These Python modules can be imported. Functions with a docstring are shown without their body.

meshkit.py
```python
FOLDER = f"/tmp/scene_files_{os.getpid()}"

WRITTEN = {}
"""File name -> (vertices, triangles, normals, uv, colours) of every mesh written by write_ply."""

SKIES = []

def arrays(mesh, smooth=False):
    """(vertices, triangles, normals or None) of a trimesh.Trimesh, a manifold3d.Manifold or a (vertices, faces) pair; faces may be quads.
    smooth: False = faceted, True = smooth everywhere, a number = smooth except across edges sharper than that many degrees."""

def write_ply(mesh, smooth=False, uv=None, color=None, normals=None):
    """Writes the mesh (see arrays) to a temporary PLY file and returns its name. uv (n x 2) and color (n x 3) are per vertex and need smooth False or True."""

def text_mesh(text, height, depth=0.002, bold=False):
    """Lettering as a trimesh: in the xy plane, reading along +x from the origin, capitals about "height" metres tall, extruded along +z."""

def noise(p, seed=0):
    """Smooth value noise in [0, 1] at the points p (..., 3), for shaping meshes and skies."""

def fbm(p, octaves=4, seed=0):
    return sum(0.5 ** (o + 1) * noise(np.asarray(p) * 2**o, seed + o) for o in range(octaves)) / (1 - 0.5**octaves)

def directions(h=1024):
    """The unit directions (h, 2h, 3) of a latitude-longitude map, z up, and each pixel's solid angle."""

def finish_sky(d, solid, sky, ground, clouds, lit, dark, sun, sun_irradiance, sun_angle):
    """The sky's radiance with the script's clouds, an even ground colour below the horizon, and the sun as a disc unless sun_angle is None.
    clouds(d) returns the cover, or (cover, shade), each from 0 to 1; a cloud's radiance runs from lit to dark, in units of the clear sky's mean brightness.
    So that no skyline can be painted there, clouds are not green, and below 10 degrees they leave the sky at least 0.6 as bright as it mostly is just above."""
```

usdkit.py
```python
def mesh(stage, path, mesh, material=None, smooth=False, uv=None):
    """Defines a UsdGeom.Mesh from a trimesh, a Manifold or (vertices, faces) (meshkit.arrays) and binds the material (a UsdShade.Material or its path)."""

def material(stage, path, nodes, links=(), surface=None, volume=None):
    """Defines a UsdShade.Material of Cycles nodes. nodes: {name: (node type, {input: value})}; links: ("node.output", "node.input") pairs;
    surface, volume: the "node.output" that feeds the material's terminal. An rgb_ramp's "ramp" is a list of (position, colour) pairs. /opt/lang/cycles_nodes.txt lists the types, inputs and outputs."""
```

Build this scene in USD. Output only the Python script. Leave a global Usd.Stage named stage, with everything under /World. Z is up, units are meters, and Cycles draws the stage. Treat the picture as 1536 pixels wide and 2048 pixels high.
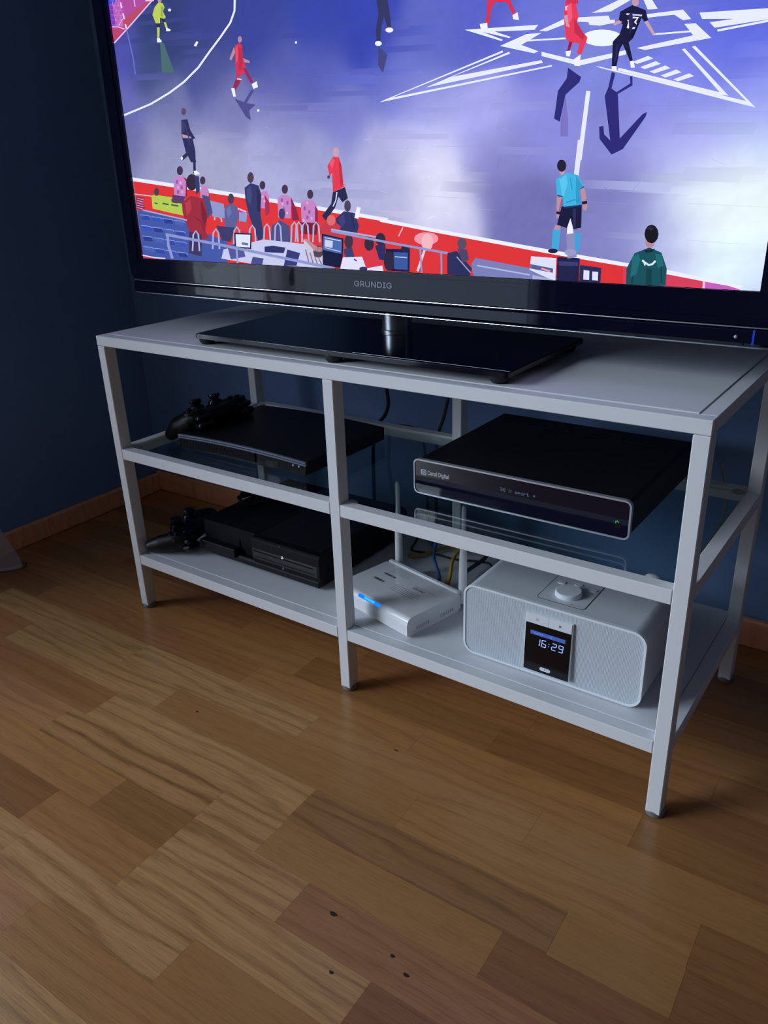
import math, random
import numpy as np, trimesh, manifold3d as m3, usdkit, meshkit
from shapely.geometry import Polygon, box as sbox, Point
from shapely.ops import unary_union
from pxr import Usd, UsdGeom, UsdLux, UsdShade, Gf, Sdf, Vt

stage = Usd.Stage.CreateInMemory()
UsdGeom.SetStageUpAxis(stage, 'Z'); UsdGeom.SetStageMetersPerUnit(stage, 1.0)
UsdGeom.Xform.Define(stage, '/World'); UsdGeom.Scope.Define(stage, '/World/Looks')

# ------------------------------------------------------------------ camera
cam = UsdGeom.Camera.Define(stage, '/World/camera')
CAM_R = [[0.8148699, 0.5787847, -0.0315484], [0.2055747, -0.3394601, -0.9178812], [-0.541965, 0.7414682, -0.3955993]]      # rows: right, down, forward
CAM_C = [1.18157, -0.81233, 0.76443]
M = Gf.Matrix4d(1)
for r, row in enumerate((CAM_R[0], [-v for v in CAM_R[1]], [-v for v in CAM_R[2]])):
    M.SetRow(r, Gf.Vec4d(*row, 0))
M.SetRow(3, Gf.Vec4d(*CAM_C, 1))
cam.AddTransformOp().Set(M)
cam.CreateHorizontalApertureAttr(36.0); cam.CreateVerticalApertureAttr(48.0)
cam.CreateFocalLengthAttr(36.0 * 1593.087 / 1536.0)
cam.CreateClippingRangeAttr((0.02, 100.0))
cam.CreateExposureAttr(0.0)

# ------------------------------------------------------------------ light: grey daylight through the window in the left wall
PHI = 0.024                                   # the room stands 1.4 degrees askew to the bench
def room(x, y, z=0.0):
    c, s = math.cos(PHI), math.sin(PHI); return (x * c - y * s, x * s + y * c, z)
DAY = (0.80, 0.91, 1.08)
win = UsdLux.RectLight.Define(stage, '/World/daylight')
WIN_Y0, WIN_Y1, WIN_Z0, WIN_Z1 = -2.35, -0.32, 0.03, 1.95
DOOR_Y = -0.70                                # the glazed door with the curtain reaches to here, the window beyond it
win.CreateWidthAttr(WIN_Y1 - DOOR_Y); win.CreateHeightAttr(WIN_Z1 - WIN_Z0)
win.CreateIntensityAttr(2.7); win.CreateColorAttr(Gf.Vec3f(*DAY)); win.CreateNormalizeAttr(False)
win.AddTranslateOp().Set(Gf.Vec3d(*room(-0.585, (DOOR_Y + WIN_Y1) / 2, (WIN_Z0 + WIN_Z1) / 2)))
win.AddRotateXYZOp().Set(Gf.Vec3f(90, 0, -90 + math.degrees(PHI)))
low = UsdLux.DistantLight.Define(stage, '/World/hazy_low_sky')      # the bright hazy part of the sky, seen slantwise through the window
low.CreateIntensityAttr(3.3); low.CreateAngleAttr(25); low.CreateColorAttr(Gf.Vec3f(0.80, 0.915, 1.10))
low.AddRotateXYZOp().Set(Gf.Vec3f(90 - 20, 0, -45))
sky = UsdLux.DomeLight.Define(stage, '/World/overcast_sky')
sky.CreateIntensityAttr(0.38); sky.CreateColorAttr(Gf.Vec3f(0.72, 0.88, 1.1))

# ------------------------------------------------------------------ helpers
used = {}
def path_for(name, parent):
    base = parent or '/World'; k = (base, name); n = used.get(k, 0); used[k] = n + 1
    return f'{base}/{name}' + (f'_{n:03d}' if n else '')
def tag(prim, label=None, cat=None, group=None, kind=None):
    for k, v in (('label', label), ('category', cat), ('group', group), ('kind', kind)):
        if v: prim.SetCustomDataByKey(k, v)
    return prim
class Thing:
    def __init__(s, name, label, cat, loc=(0, 0, 0), rotz=0.0, pitch=0.0, group=None):
        s.path = path_for(name, None); s.loc = np.array(loc, float); s.rot = rotz
        x = UsdGeom.Xform.Define(stage, s.path); x.AddTranslateOp().Set(Gf.Vec3d(*map(float, loc)))
        if rotz: x.AddRotateZOp().Set(math.degrees(rotz))
        if pitch: x.AddRotateXOp().Set(math.degrees(pitch))
        tag(x.GetPrim(), label, cat, group)
def obj(name, mesh, m, parent=None, smooth=30, world=False, label=None, kind=None):
    base = parent.path if isinstance(parent, Thing) else (str(parent.GetPath()) if parent is not None else None)
    if world and isinstance(parent, Thing):
        mesh = mesh.copy(); v = mesh.vertices - parent.loc
        c, s = math.cos(-parent.rot), math.sin(-parent.rot)
        mesh.vertices = np.c_[v[:, 0] * c - v[:, 1] * s, v[:, 0] * s + v[:, 1] * c, v[:, 2]]
    p = usdkit.mesh(stage, path_for(name, base), mesh, m, smooth=smooth).GetPrim()
    return tag(p, label, None, None, kind)
def struct(name, mesh, m, parent=None, smooth=30):
    p = obj(name, mesh, m, parent, smooth)
    if parent is None: tag(p, kind='structure')
    return p
cat_ = trimesh.util.concatenate
def bx(x0, x1, y0, y1, z0, z1, c=0.0):
    "box, its edges chamfered by c"
    x0, x1 = min(x0, x1), max(x0, x1); y0, y1 = min(y0, y1), max(y0, y1); z0, z1 = min(z0, z1), max(z0, z1)
    if c <= 0:
        b = trimesh.creation.box([x1 - x0, y1 - y0, z1 - z0]); b.apply_translation([(x0 + x1) / 2, (y0 + y1) / 2, (z0 + z1) / 2]); return b
    c = min(c, (x1 - x0) * .45, (y1 - y0) * .45, (z1 - z0) * .45)
    P = []
    for X, dx in ((x0, c), (x1, -c)):
        for Y, dy in ((y0, c), (y1, -c)):
            for Z, dz in ((z0, c), (z1, -c)):
                P += [(X, Y + dy, Z + dz), (X + dx, Y, Z + dz), (X + dx, Y + dy, Z)]
    return trimesh.convex.convex_hull(np.array(P))
def hull(P): return trimesh.convex.convex_hull(np.array(P))
def rrect(w, h, r, n=8, cx=0, cy=0):
    "rounded rectangle polygon"
    pts = []
    for sx, sy, a0 in ((1, 1, 0), (-1, 1, 90), (-1, -1, 180), (1, -1, 270)):
        for k in range(n + 1):
            a = math.radians(a0 + 90 * k / n); pts.append((cx + sx * (w / 2 - r) + r * math.cos(a), cy + sy * (h / 2 - r) + r * math.sin(a)))
    return Polygon(pts)
def prism(poly, d):
    polys = getattr(poly, 'geoms', [poly])
    return cat_([trimesh.creation.extrude_polygon(g, d, engine='earcut') for g in polys])
def xf(m, R=None, t=(0, 0, 0)):
    m = m.copy(); T = np.eye(4)
    if R is not None: T[:3, :3] = R
    T[:3, 3] = t; m.apply_transform(T); return m
def rot(ax, a): return trimesh.transformations.rotation_matrix(a, ax)[:3, :3]
XZ = np.array([[1, 0, 0], [0, 0, -1], [0, 1, 0]], float)      # local (x, y, depth) -> world (x, -depth, y): stands up facing -y
def face(poly, y, d):
    "polygon in x,z extruded from plane y towards -y by d"
    return xf(prism(poly, d), XZ, (0, y, 0))
def flat(poly, z, d): return xf(prism(poly, d), None, (0, 0, z))
def lathe(profile, n=32): return trimesh.creation.revolve(np.array(profile, float), sections=n)
def spline(pts, n=8):
    p = np.array(pts, float); p = np.vstack([2 * p[0] - p[1], p, 2 * p[-1] - p[-2]]); o = []
    for i in range(1, len(p) - 2):
        for t in np.arange(n) / n:
            a, b, c, d = p[i - 1:i + 3]; o.append(.5 * (2 * b + (c - a) * t + (2 * a - 5 * b + 4 * c - d) * t * t + (3 * b - a - 3 * c + d) * t ** 3))
    return np.vstack([o, p[-2]])
def tube(pts, r, sides=10, smooth=True):
    p = spline(pts) if smooth else np.array(pts, float)
    t = np.gradient(p, axis=0); t /= np.linalg.norm(t, axis=1, keepdims=True) + 1e-12
    up = np.array([0, 0, 1.0]); f = []
    a = np.cross(t[0], up); a = a if np.linalg.norm(a) > .1 else np.cross(t[0], [1.0, 0, 0]); a /= np.linalg.norm(a)
    for ti in t:
        a = a - ti * (a @ ti); a /= np.linalg.norm(a); f.append((a, np.cross(ti, a)))
    ang = np.arange(sides) * 2 * np.pi / sides; rr = np.broadcast_to(r, len(p))
    V = np.vstack([p[i] + rr[i] * (np.cos(ang)[:, None] * f[i][0] + np.sin(ang)[:, None] * f[i][1]) for i in range(len(p))])
    F = []
    for i in range(len(p) - 1):
        for j in range(sides):
            k = (j + 1) % sides; F += [(i * sides + j, (i + 1) * sides + j, (i + 1) * sides + k), (i * sides + j, (i + 1) * sides + k, i * sides + k)]
    for b, s in ((0, 1), (len(p) - 1, -1)):
        V = np.vstack([V, p[b]]); c = len(V) - 1
        for j in range(sides):
            k = (j + 1) % sides; q = (c, b * sides + j, b * sides + k); F.append(q if s > 0 else q[::-1])
    m = trimesh.Trimesh(V, F, process=False); m.fix_normals(); return m
def ball(c, r, n=24): return m3.Manifold.sphere(r, n).translate(list(map(float, c)))
def bone(a, ra, b, rb, n=24): return m3.Manifold.batch_hull([ball(a, ra, n), ball(b, rb, n)])
def to_tm(man):
    q = man.to_mesh(); return trimesh.Trimesh(np.array(q.vert_properties[:, :3]), np.array(q.tri_verts), process=True)
def text(t, h, d=.0004, bold=False, sx=1.0):
    m = meshkit.text_mesh(t, h, d, bold); m.apply_translation([-m.bounds[0][0], 0, 0]); m.vertices[:, 0] *= sx; return m
def lin(h):
    h = h.lstrip('#'); c = np.array([int(h[i:i + 2], 16) for i in (0, 2, 4)]) / 255; return np.where(c <= .04045, c / 12.92, ((c + .055) / 1.055) ** 2.4)

# ------------------------------------------------------------------ materials
def mat(name, color, rough=.5, metal=0.0, spec=.5, coat=0.0, bump=None, emit=None, es=0.0):
    n = {'p': ('principled_bsdf', dict(base_color=color, roughness=rough, metallic=metal, specular_ior_level=spec, coat_weight=coat, coat_roughness=.05))}
    l = []
    if emit is not None: n['p'][1].update(emission_color=emit, emission_strength=es)
    if bump:
        n['t'] = ('texture_coordinate', {}); n['n'] = ('noise_texture', dict(scale=bump[0], detail=3.0)); n['b'] = ('bump', dict(strength=bump[1], distance=.001))
        l = [('t.object', 'n.vector'), ('n.fac', 'b.height'), ('b.normal', 'p.normal')]
    return usdkit.material(stage, '/World/Looks/' + name, n, l, 'p.BSDF')

white = mat('white_powder_coat', (.78, .78, .79), .55, spec=.30, bump=(900, .08))
foil = mat('white_foil_board', (.76, .77, .79), .55, spec=.3)
wall_m = mat('dark_teal_paint', (.17, .29, .52), .75, spec=.25, bump=(240, .25))
pale_m = mat('pale_room_paint', (.25, .24, .235), .8)
ceil_m = mat('ceiling_white', (.6, .6, .6), .9)
black_gloss = mat('piano_black_plastic', (.0042, .0052, .0170), .03, spec=.5)
black_base = mat('black_glass_plate', (.003, .004, .010), .06, spec=.5)
black_matte = mat('matte_black_plastic', (.0040, .0044, .0052), .55, spec=.18)
black_satin = mat('satin_black_plastic', (.0055, .0062, .0075), .36, spec=.28)
black_metal = mat('black_painted_steel', (.0040, .0050, .0075), .45, spec=.25, bump=(1500, .06))
rubber = mat('black_rubber', (.012, .012, .013), .6)
silver = mat('silver_trim', (.62, .64, .68), .22, metal=1.0)
satin_silver = mat('satin_silver_trim', (.52, .54, .58), .38, metal=.55)
chrome = mat('neck_metal', (.42, .44, .48), .30, metal=1.0)
logo_grey = mat('logo_grey', (.34, .35, .42), .4)
print_white = mat('white_print', (.62, .63, .65), .6)
print_dark = mat('dark_print', (.03, .03, .035), .7)
print_grey = mat('faint_grey_print', (.33, .34, .35), .7)
clear_foot = mat('clear_plastic_glide', (.18, .19, .20), .15, spec=.6)
router_white = mat('glossy_white_plastic', (.84, .85, .85), .16, coat=.5)
router_side = mat('satin_white_plastic', (.80, .81, .82), .4)
radio_white = mat('radio_white_shell', (.66, .68, .72), .45)
radio_button = mat('pale_grey_button', (.78, .80, .83), .4)
grille_frame = mat('pale_grille_frame', (.80, .83, .86), .45)
cable_blue = mat('blue_cable', (.03, .10, .24), .45); cable_yellow = mat('yellow_cable', (.42, .26, .035), .45)
cable_grey = mat('dark_grey_cable', (.05, .05, .055), .5); cable_white = mat('pale_grey_cable', (.32, .33, .34), .5)
navy_dark = mat('display_black', (.004, .004, .006), .12)
def glow(name, c, s): return usdkit.material(stage, '/World/Looks/' + name, {'e': ('emission', dict(color=c, strength=s))}, [], 'e.emission')
led_blue = glow('blue_standby_light', (.02, .07, .8), .55)
router_led = glow('blue_router_light', (.01, .22, 1.0), 1.1); router_led_core = glow('pale_blue_router_light', (.06, .55, 1.0), 1.0)
disp_digit = glow('display_digits', (.34, .46, 1.0), .95); disp_bar = glow('display_blue_bar', (.055, .115, .46), .9); disp_text = glow('display_small_text', (.25, .36, .75), .7)
vfd = glow('dot_display', (.12, .18, .26), .9); green = glow('green_power_light', (.06, .55, .10), .9); ps_led = glow('white_indicator', (.75, .82, .9), .9)

def glass_mat(name='clear_glass', tint=(.80, .87, .87)):
    "clear sheet: each face reflects by its angle alone, so that light passes straight through"
    return usdkit.material(stage, '/World/Looks/' + name, {
        't': ('transparent_bsdf', dict(color=tint)), 'g': ('glossy_bsdf', dict(color=(1, 1, 1), roughness=.01)), 'w': ('layer_weight', dict(blend=.5)),
        'k': ('math', dict(math_type='power', value2=5.0)), 'a': ('math', dict(math_type='multiply_add', value2=.93, value3=.035)),
        'm': ('mix_closure', {})}, [('w.facing', 'k.value1'), ('k.value', 'a.value1'), ('a.value', 'm.fac'), ('t.BSDF', 'm.closure1'), ('g.BSDF', 'm.closure2')], 'm.closure')
glass = glass_mat()
window_glass = glass_mat('window_glass', (.97, .98, .98))
def wood(name, light, dark, seed, figure=.5, streak=.5, rough=.24, gain=1.0):
    rng = random.Random(seed); ox, oy = rng.uniform(-20, 20), rng.uniform(-20, 20)
    n = {'g': ('geometry', {}),
         'r': ('mapping', dict(rotation=(0, 0, -PHI), location=(ox, oy, 0))),
         'w': ('mapping', dict(scale=(.16, 1, 1))), 'wave': ('wave_texture', dict(wave_type='bands', bands_direction='y', scale=13.0, distortion=9.0, detail=2.0, detail_scale=1.4, detail_roughness=.55)),
         'wr': ('rgb_ramp', dict(ramp=[(0, (0, 0, 0)), (.55, (.10, .10, .10)), (.85, (.55, .55, .55)), (1, (1, 1, 1))])),
         's': ('mapping', dict(scale=(4, 240, 1))), 'sn': ('noise_texture', dict(scale=1.0, detail=5.0, roughness=.62)),
         'sr': ('rgb_ramp', dict(ramp=[(.34, (0, 0, 0)), (.66, (1, 1, 1))])),
         'q': ('mapping', dict(scale=(26, 620, 1))), 'qn': ('noise_texture', dict(scale=1.0, detail=3.0, roughness=.6)),
         'qr': ('rgb_ramp', dict(ramp=[(.50, (0, 0, 0)), (.66, (1, 1, 1))])),
         'b': ('mapping', dict(scale=(1.2, 9, 1))), 'bn': ('noise_texture', dict(scale=1.0, detail=2.0)),
         'a1': ('math', dict(math_type='multiply', value2=figure)), 'a2': ('math', dict(math_type='multiply', value2=streak * .55)),
         'a3': ('math', dict(math_type='multiply', value2=.42)), 'a4': ('math', dict(math_type='multiply_add', value2=.5, value3=-.25)),
         's1': ('math', dict(math_type='add')), 's2': ('math', dict(math_type='add')), 's3': ('math', dict(math_type='add', use_clamp=True)),
         'mix': ('mix', dict(mix_type='mix', color1=[c * gain for c in light], color2=[c * gain for c in dark])),
         'bp': ('bump', dict(strength=.10, distance=.0006, invert=True)),
         'p': ('principled_bsdf', dict(roughness=rough, specular_ior_level=.5))}
    l = [('g.position', 'r.vector'), ('r.vector', 'w.vector'), ('w.vector', 'wave.vector'), ('wave.fac', 'wr.fac'), ('r.vector', 's.vector'), ('s.vector', 'sn.vector'), ('sn.fac', 'sr.fac'),
         ('r.vector', 'q.vector'), ('q.vector', 'qn.vector'), ('qn.fac', 'qr.fac'), ('r.vector', 'b.vector'), ('b.vector', 'bn.vector'),
         ('wr.color', 'a1.value1'), ('sr.color', 'a2.value1'), ('qr.color', 'a3.value1'), ('bn.fac', 'a4.value1'),
         ('a1.value', 's1.value1'), ('a2.value', 's1.value2'), ('s1.value', 's2.value1'), ('a3.value', 's2.value2'), ('s2.value', 's3.value1'), ('a4.value', 's3.value2'),
         ('s3.value', 'mix.fac'), ('mix.color', 'p.base_color'), ('qr.color', 'bp.height'), ('bp.normal', 'p.normal')]
    return usdkit.material(stage, '/World/Looks/' + name, n, l, 'p.BSDF')

# ================================================================== the room
WX, WY = -.460, .457                     # faces of the left and the back wall, in the room's own frame
RX, RY, RZ = 2.9, -3.3, 2.45
RR = rot([0, 0, 1], PHI)
def rm(mesh): return xf(mesh, RR)
back = struct('wall_back', rm(bx(WX - .14, RX + .1, WY, WY + .1, -.02, RZ)), wall_m)
lw = [bx(WX - .14, WX, WIN_Y1, WY, -.02, RZ), bx(WX - .14, WX, RY - .1, WIN_Y0, -.02, RZ), bx(WX - .14, WX, WIN_Y0, WIN_Y1, -.02, WIN_Z0), bx(WX - .14, WX, WIN_Y0, WIN_Y1, WIN_Z1, RZ)]
struct('wall_left', rm(cat_(lw)), wall_m)
struct('wall_right', rm(bx(RX, RX + .1, RY, WY, -.02, RZ)), pale_m)
struct('wall_front', rm(bx(WX, RX, RY - .1, RY, -.02, RZ)), pale_m)
struct('ceiling', rm(bx(WX - .14, RX + .1, RY - .1, WY + .1, RZ, RZ + .1)), ceil_m)
wnd = UsdGeom.Xform.Define(stage, '/World/window_1').GetPrim(); tag(wnd, kind='structure')
fr = []
for y0, y1, z0, z1 in ((WIN_Y0, WIN_Y0 + .06, WIN_Z0, WIN_Z1), (WIN_Y1 - .06, WIN_Y1, WIN_Z0, WIN_Z1), (WIN_Y0, WIN_Y1, WIN_Z0, WIN_Z0 + .06), (WIN_Y0, WIN_Y1, WIN_Z1 - .06, WIN_Z1), (DOOR_Y - .05, DOOR_Y, WIN_Z0, WIN_Z1)):
    fr.append(bx(WX - .10, WX - .05, y0, y1, z0, z1, .004))
obj('window_frame', rm(cat_(fr)), white, wnd)
obj('window_sill', rm(bx(WX - .05, WX + .02, WIN_Y0 - .02, WIN_Y1 + .02, WIN_Z0 - .025, WIN_Z0 - .001, .004)), white, wnd)
for a, b in ((WIN_Y0 + .06, DOOR_Y - .05), (DOOR_Y, WIN_Y1 - .06)):
    obj('pane', rm(bx(WX - .078, WX - .072, a, b, WIN_Z0 + .06, WIN_Z1 - .06)), window_glass, wnd)

# floor: three-strip oak parquet, every stave in view a plank of its own
G = 1.75
TONES = {'light': ((0.370, 0.198, 0.074), (0.197, 0.095, 0.032), .45, .75), 'pale': ((0.370, 0.192, 0.076), (0.191, 0.090, 0.030), .55, .50), 'swirl': ((0.329, 0.164, 0.061), (0.153, 0.066, 0.022), .70, .45),
         'mid': ((0.300, 0.140, 0.046), (0.179, 0.078, 0.024), .30, .45), 'plain': ((0.276, 0.130, 0.042), (0.182, 0.080, 0.023), .15, .30), 'red': ((0.273, 0.120, 0.042), (0.164, 0.066, 0.022), .30, .40),
         'dark': ((0.231, 0.104, 0.034), (0.141, 0.058, 0.018), .25, .45), 'deep': ((0.209, 0.090, 0.030), (0.126, 0.050, 0.016), .25, .40), 'grey': ((0.247, 0.120, 0.043), (0.137, 0.063, 0.020), .55, .60), 'rose': ((0.319, 0.146, 0.059), (0.201, 0.087, 0.032), .40, .35)}
WOOD = {k: [wood(f'oak_{k}_{i}', *v[:2], seed=hash_, figure=v[2], streak=v[3], gain=G) for i, hash_ in enumerate((len(k) * 7 + ord(k[0]), len(k) * 13 + ord(k[1]) + 5, ord(k[-1]) * 3 + 1))] for k, v in TONES.items()}
skirt_m = wood('oak_baseboard', (.60, .26, .13), (.40, .16, .08), 77, .3, .5, rough=.4, gain=G)
floor = UsdGeom.Xform.Define(stage, '/World/floor').GetPrim(); tag(floor, kind='structure')
obj('subfloor', rm(bx(WX, RX, RY, WY, -.06, -.0155)), black_matte, floor)
P0, PW = -.0235, .0624                   # a seam, and the width of a stave
rows = {0: ([-.45, -.12, .40, .755, 1.16], ['dark', 'red', 'mid', 'dark', 'deep']),
        1: ([-.22, .01, .337, .66, .98, 1.30], ['deep', 'red', 'red', 'mid', 'mid', 'dark', 'deep']),
        2: ([-.295, .12, .505, .87, 1.18], ['dark', 'light', 'light', 'mid', 'plain', 'dark']),
        3: ([-.13, .268, .722, 1.082], ['red', 'light', 'plain', 'mid', 'dark']),
        4: ([-.16, .19, .598, .955, 1.083], ['rose', 'red', 'light', 'grey', 'plain', 'deep']),
        5: ([-.12, .16, .495, .600, .906, 1.20], ['rose', 'rose', 'swirl', 'pale', 'plain', 'deep', 'dark']),
        6: ([-.02, .3625, .495, .687, 1.10], ['pale', 'mid', 'dark', 'pale', 'red', 'dark']),
        7: ([.03, .300, .495, .818, 1.12], ['red', 'deep', 'mid', 'light', 'deep', 'mid']),
        8: ([.02, .33, .628, .99], ['mid', 'light', 'pale', 'plain', 'dark']),
        9: ([.16, .439, .80, 1.1], ['mid', 'rose', 'mid', 'plain', 'dark'])}
rng = random.Random(4)
def stave(xa, xb, ya, yb, g=.00011): return rm(bx(xa + g, xb - g, ya + g, yb - g, -.015, 0))
far, knots = [], []
for k in range(-8, 53):
    ya, yb = P0 - PW * (k), P0 - PW * (k - 1)
    ya, yb = max(ya, RY), min(yb, WY)
    if yb - ya < .004: continue
    if k in rows: xs, tn = rows[k]
    else:
        xs, x = [], WX + rng.uniform(.08, .4)
        while x < 1.6: xs.append(x); x += rng.uniform(.24, .46)
        tn = [rng.choice(('mid', 'plain', 'red', 'dark', 'deep', 'dark') if k < 1 else ('mid', 'plain', 'light', 'pale', 'rose', 'red')) for _ in range(len(xs) + 1)]
    ed = [WX] + list(xs) + ([1.62] if xs[-1] < 1.5 else []); tn = tn + ['dark'] * 4
    for i in range(len(ed) - 1):
        if k <= 12 and ed[i] < 1.45: obj('plank', stave(ed[i], ed[i + 1], ya, yb), WOOD[tn[i]][(k * 5 + i) % 3], floor, smooth=False)
        else: far.append(bx(ed[i] + .0001, ed[i + 1] - .0001, ya + .0001, yb - .0001, -.015, 0))
    far.append(bx(ed[-1], RX, ya + .0001, yb - .0001, -.015, 0))
obj('planks_beyond_view', rm(cat_(far)), WOOD['mid'][0], floor, smooth=False, kind='stuff')
knot_m = mat('oak_knot', (.035, .016, .007), .5)
for x, y, a, b in ((.7445, -.3365, .0050, .0026), (.829, -.3420, .0030, .0019), (.853, -.3520, .0036, .0020), (.787, -.3930, .0028, .0017), (.339, -.1690, .0028, .0015), (.648, -.0730, .0040, .0012)):
    obj('knot', xf(flat(Polygon([(a * math.cos(t) * (1 + .2 * math.sin(3 * t)), b * math.sin(t)) for t in np.arange(14) * math.pi / 7]), -.0003, .0004), None, (x, y, 0)), knot_m, floor)
struct('baseboard_back', rm(bx(WX + .0005, RX, WY - .014, WY - .0002, .0002, .052, .003)), skirt_m)
struct('baseboard_left', rm(bx(WX + .0002, WX + .014, RY, WY - .0142, .0002, .048, .003)), skirt_m)

# curtain at the window, its hem on the floor at the left edge of the picture
def curtain_mat():
    n = {'tc': ('geometry', {}), 'm': ('mapping', dict(scale=(1, 1, .55))), 'nz': ('noise_texture', dict(scale=9.0, detail=2.0)), 'ms': ('vector_math', dict(math_type='scale', scale=.06)),
         'ad': ('vector_math', dict(math_type='add')), 'v': ('voronoi_texture', dict(feature='f1', scale=15.0, randomness=.9)), 'r': ('rgb_ramp', dict(ramp=[(0, (1, 1, 1)), (.30, (1, 1, 1)), (.34, (0, 0, 0)), (1, (0, 0, 0))])),
         'n2': ('noise_texture', dict(scale=3.3, detail=1.0)), 'r2': ('rgb_ramp', dict(ramp=[(.46, (0, 0, 0)), (.52, (1, 1, 1))])), 'k': ('math', dict(math_type='multiply')),
         'mx': ('mix', dict(color1=(.86, .83, .84), color2=(.060, .050, .060))), 'd': ('diffuse_bsdf', {}), 't': ('translucent_bsdf', {}), 'c': ('mix_closure', dict(fac=.45)), 'tr': ('transparent_bsdf', {}), 'c2': ('mix_closure', dict(fac=.36))}
    l = [('tc.position', 'm.vector'), ('m.vector', 'nz.vector'), ('nz.color', 'ms.vector1'), ('m.vector', 'ad.vector1'), ('ms.vector', 'ad.vector2'), ('ad.vector', 'v.vector'), ('v.distance', 'r.fac'), ('m.vector', 'n2.vector'), ('n2.fac', 'r2.fac'),
         ('r.color', 'k.value1'), ('r2.color', 'k.value2'), ('k.value', 'mx.fac'), ('mx.color', 'd.color'), ('mx.color', 't.color'), ('d.BSDF', 'c.closure1'), ('t.BSDF', 'c.closure2'), ('c.closure', 'c2.closure1'), ('tr.BSDF', 'c2.closure2')]
    return usdkit.material(stage, '/World/Looks/printed_curtain_cloth', n, l, 'c2.closure')
def curtain(y0, y1, seed):
    nu, nv = 110, 40; V = []
    for j in range(nv + 1):
        z = .004 + (2.26 - .004) * (j / nv) ** 1.6
        for i in range(nu + 1):
            u = i / nu; y = y0 + (y1 - y0) * u; amp = .022 * (1 - .35 * z / 2.26)
            f = math.sin(u * 30 + seed + .6 * math.sin(u * 9)); x = -.392 + amp * f + .010 * math.sin(u * 13 + 2)
            e = math.exp(-u * 26); x += .012 * e; g = min(z, .5) / .5 * .78 + min(z, 1.2) / 1.2 * .22
            V.append((x, y + .004 * math.cos(u * 40) - .006 * e - .20 * g * (1 - u) ** 1.5, z))
    V = np.array(V); n = len(V); F = []
    for j in range(nv):
        for i in range(nu):
            a = j * (nu + 1) + i; F += [(a, a + 1, a + nu + 2), (a, a + nu + 2, a + nu + 1)]
    return trimesh.Trimesh(V, F, process=False)
cm = curtain_mat()
cr = Thing('window_curtain', 'white curtain with dark leaf print hanging to the floor at the left edge', 'curtain', room(-.392, -.35, .004))
obj('cloth', rm(curtain(-.012, -.68, .5)), cm, cr, smooth=True, world=True)
def hem(y0, y1, seed):
    P = []
    for i in range(111):
        u = i / 110; y = y0 + (y1 - y0) * u; f = math.sin(u * 30 + seed + .6 * math.sin(u * 9)); e = math.exp(-u * 26)
        P.append((-.392 + .022 * f + .010 * math.sin(u * 13 + 2) + .012 * e, y + .004 * math.cos(u * 40) - .006 * e, .0065))
    return tube(P, .0045, 8, smooth=False)
obj('hem', rm(hem(-.012, -.68, .5)), cm, cr, smooth=True, world=True)
rod = Thing('curtain_rod', 'white curtain rod above the window, carrying the leaf-print curtain', 'curtain rod', room(-.392, -1.1, 2.275))
obj('rod', rm(tube([(-.392, -2.15, 2.275), (-.392, .05, 2.275)], .012, 12, False)), white, rod, world=True)
for y in (-2.1, -.9, .02): obj('bracket', rm(bx(-.459, -.385, y - .01, y + .01, 2.262, 2.288, .002)), white, rod, world=True)

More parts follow.
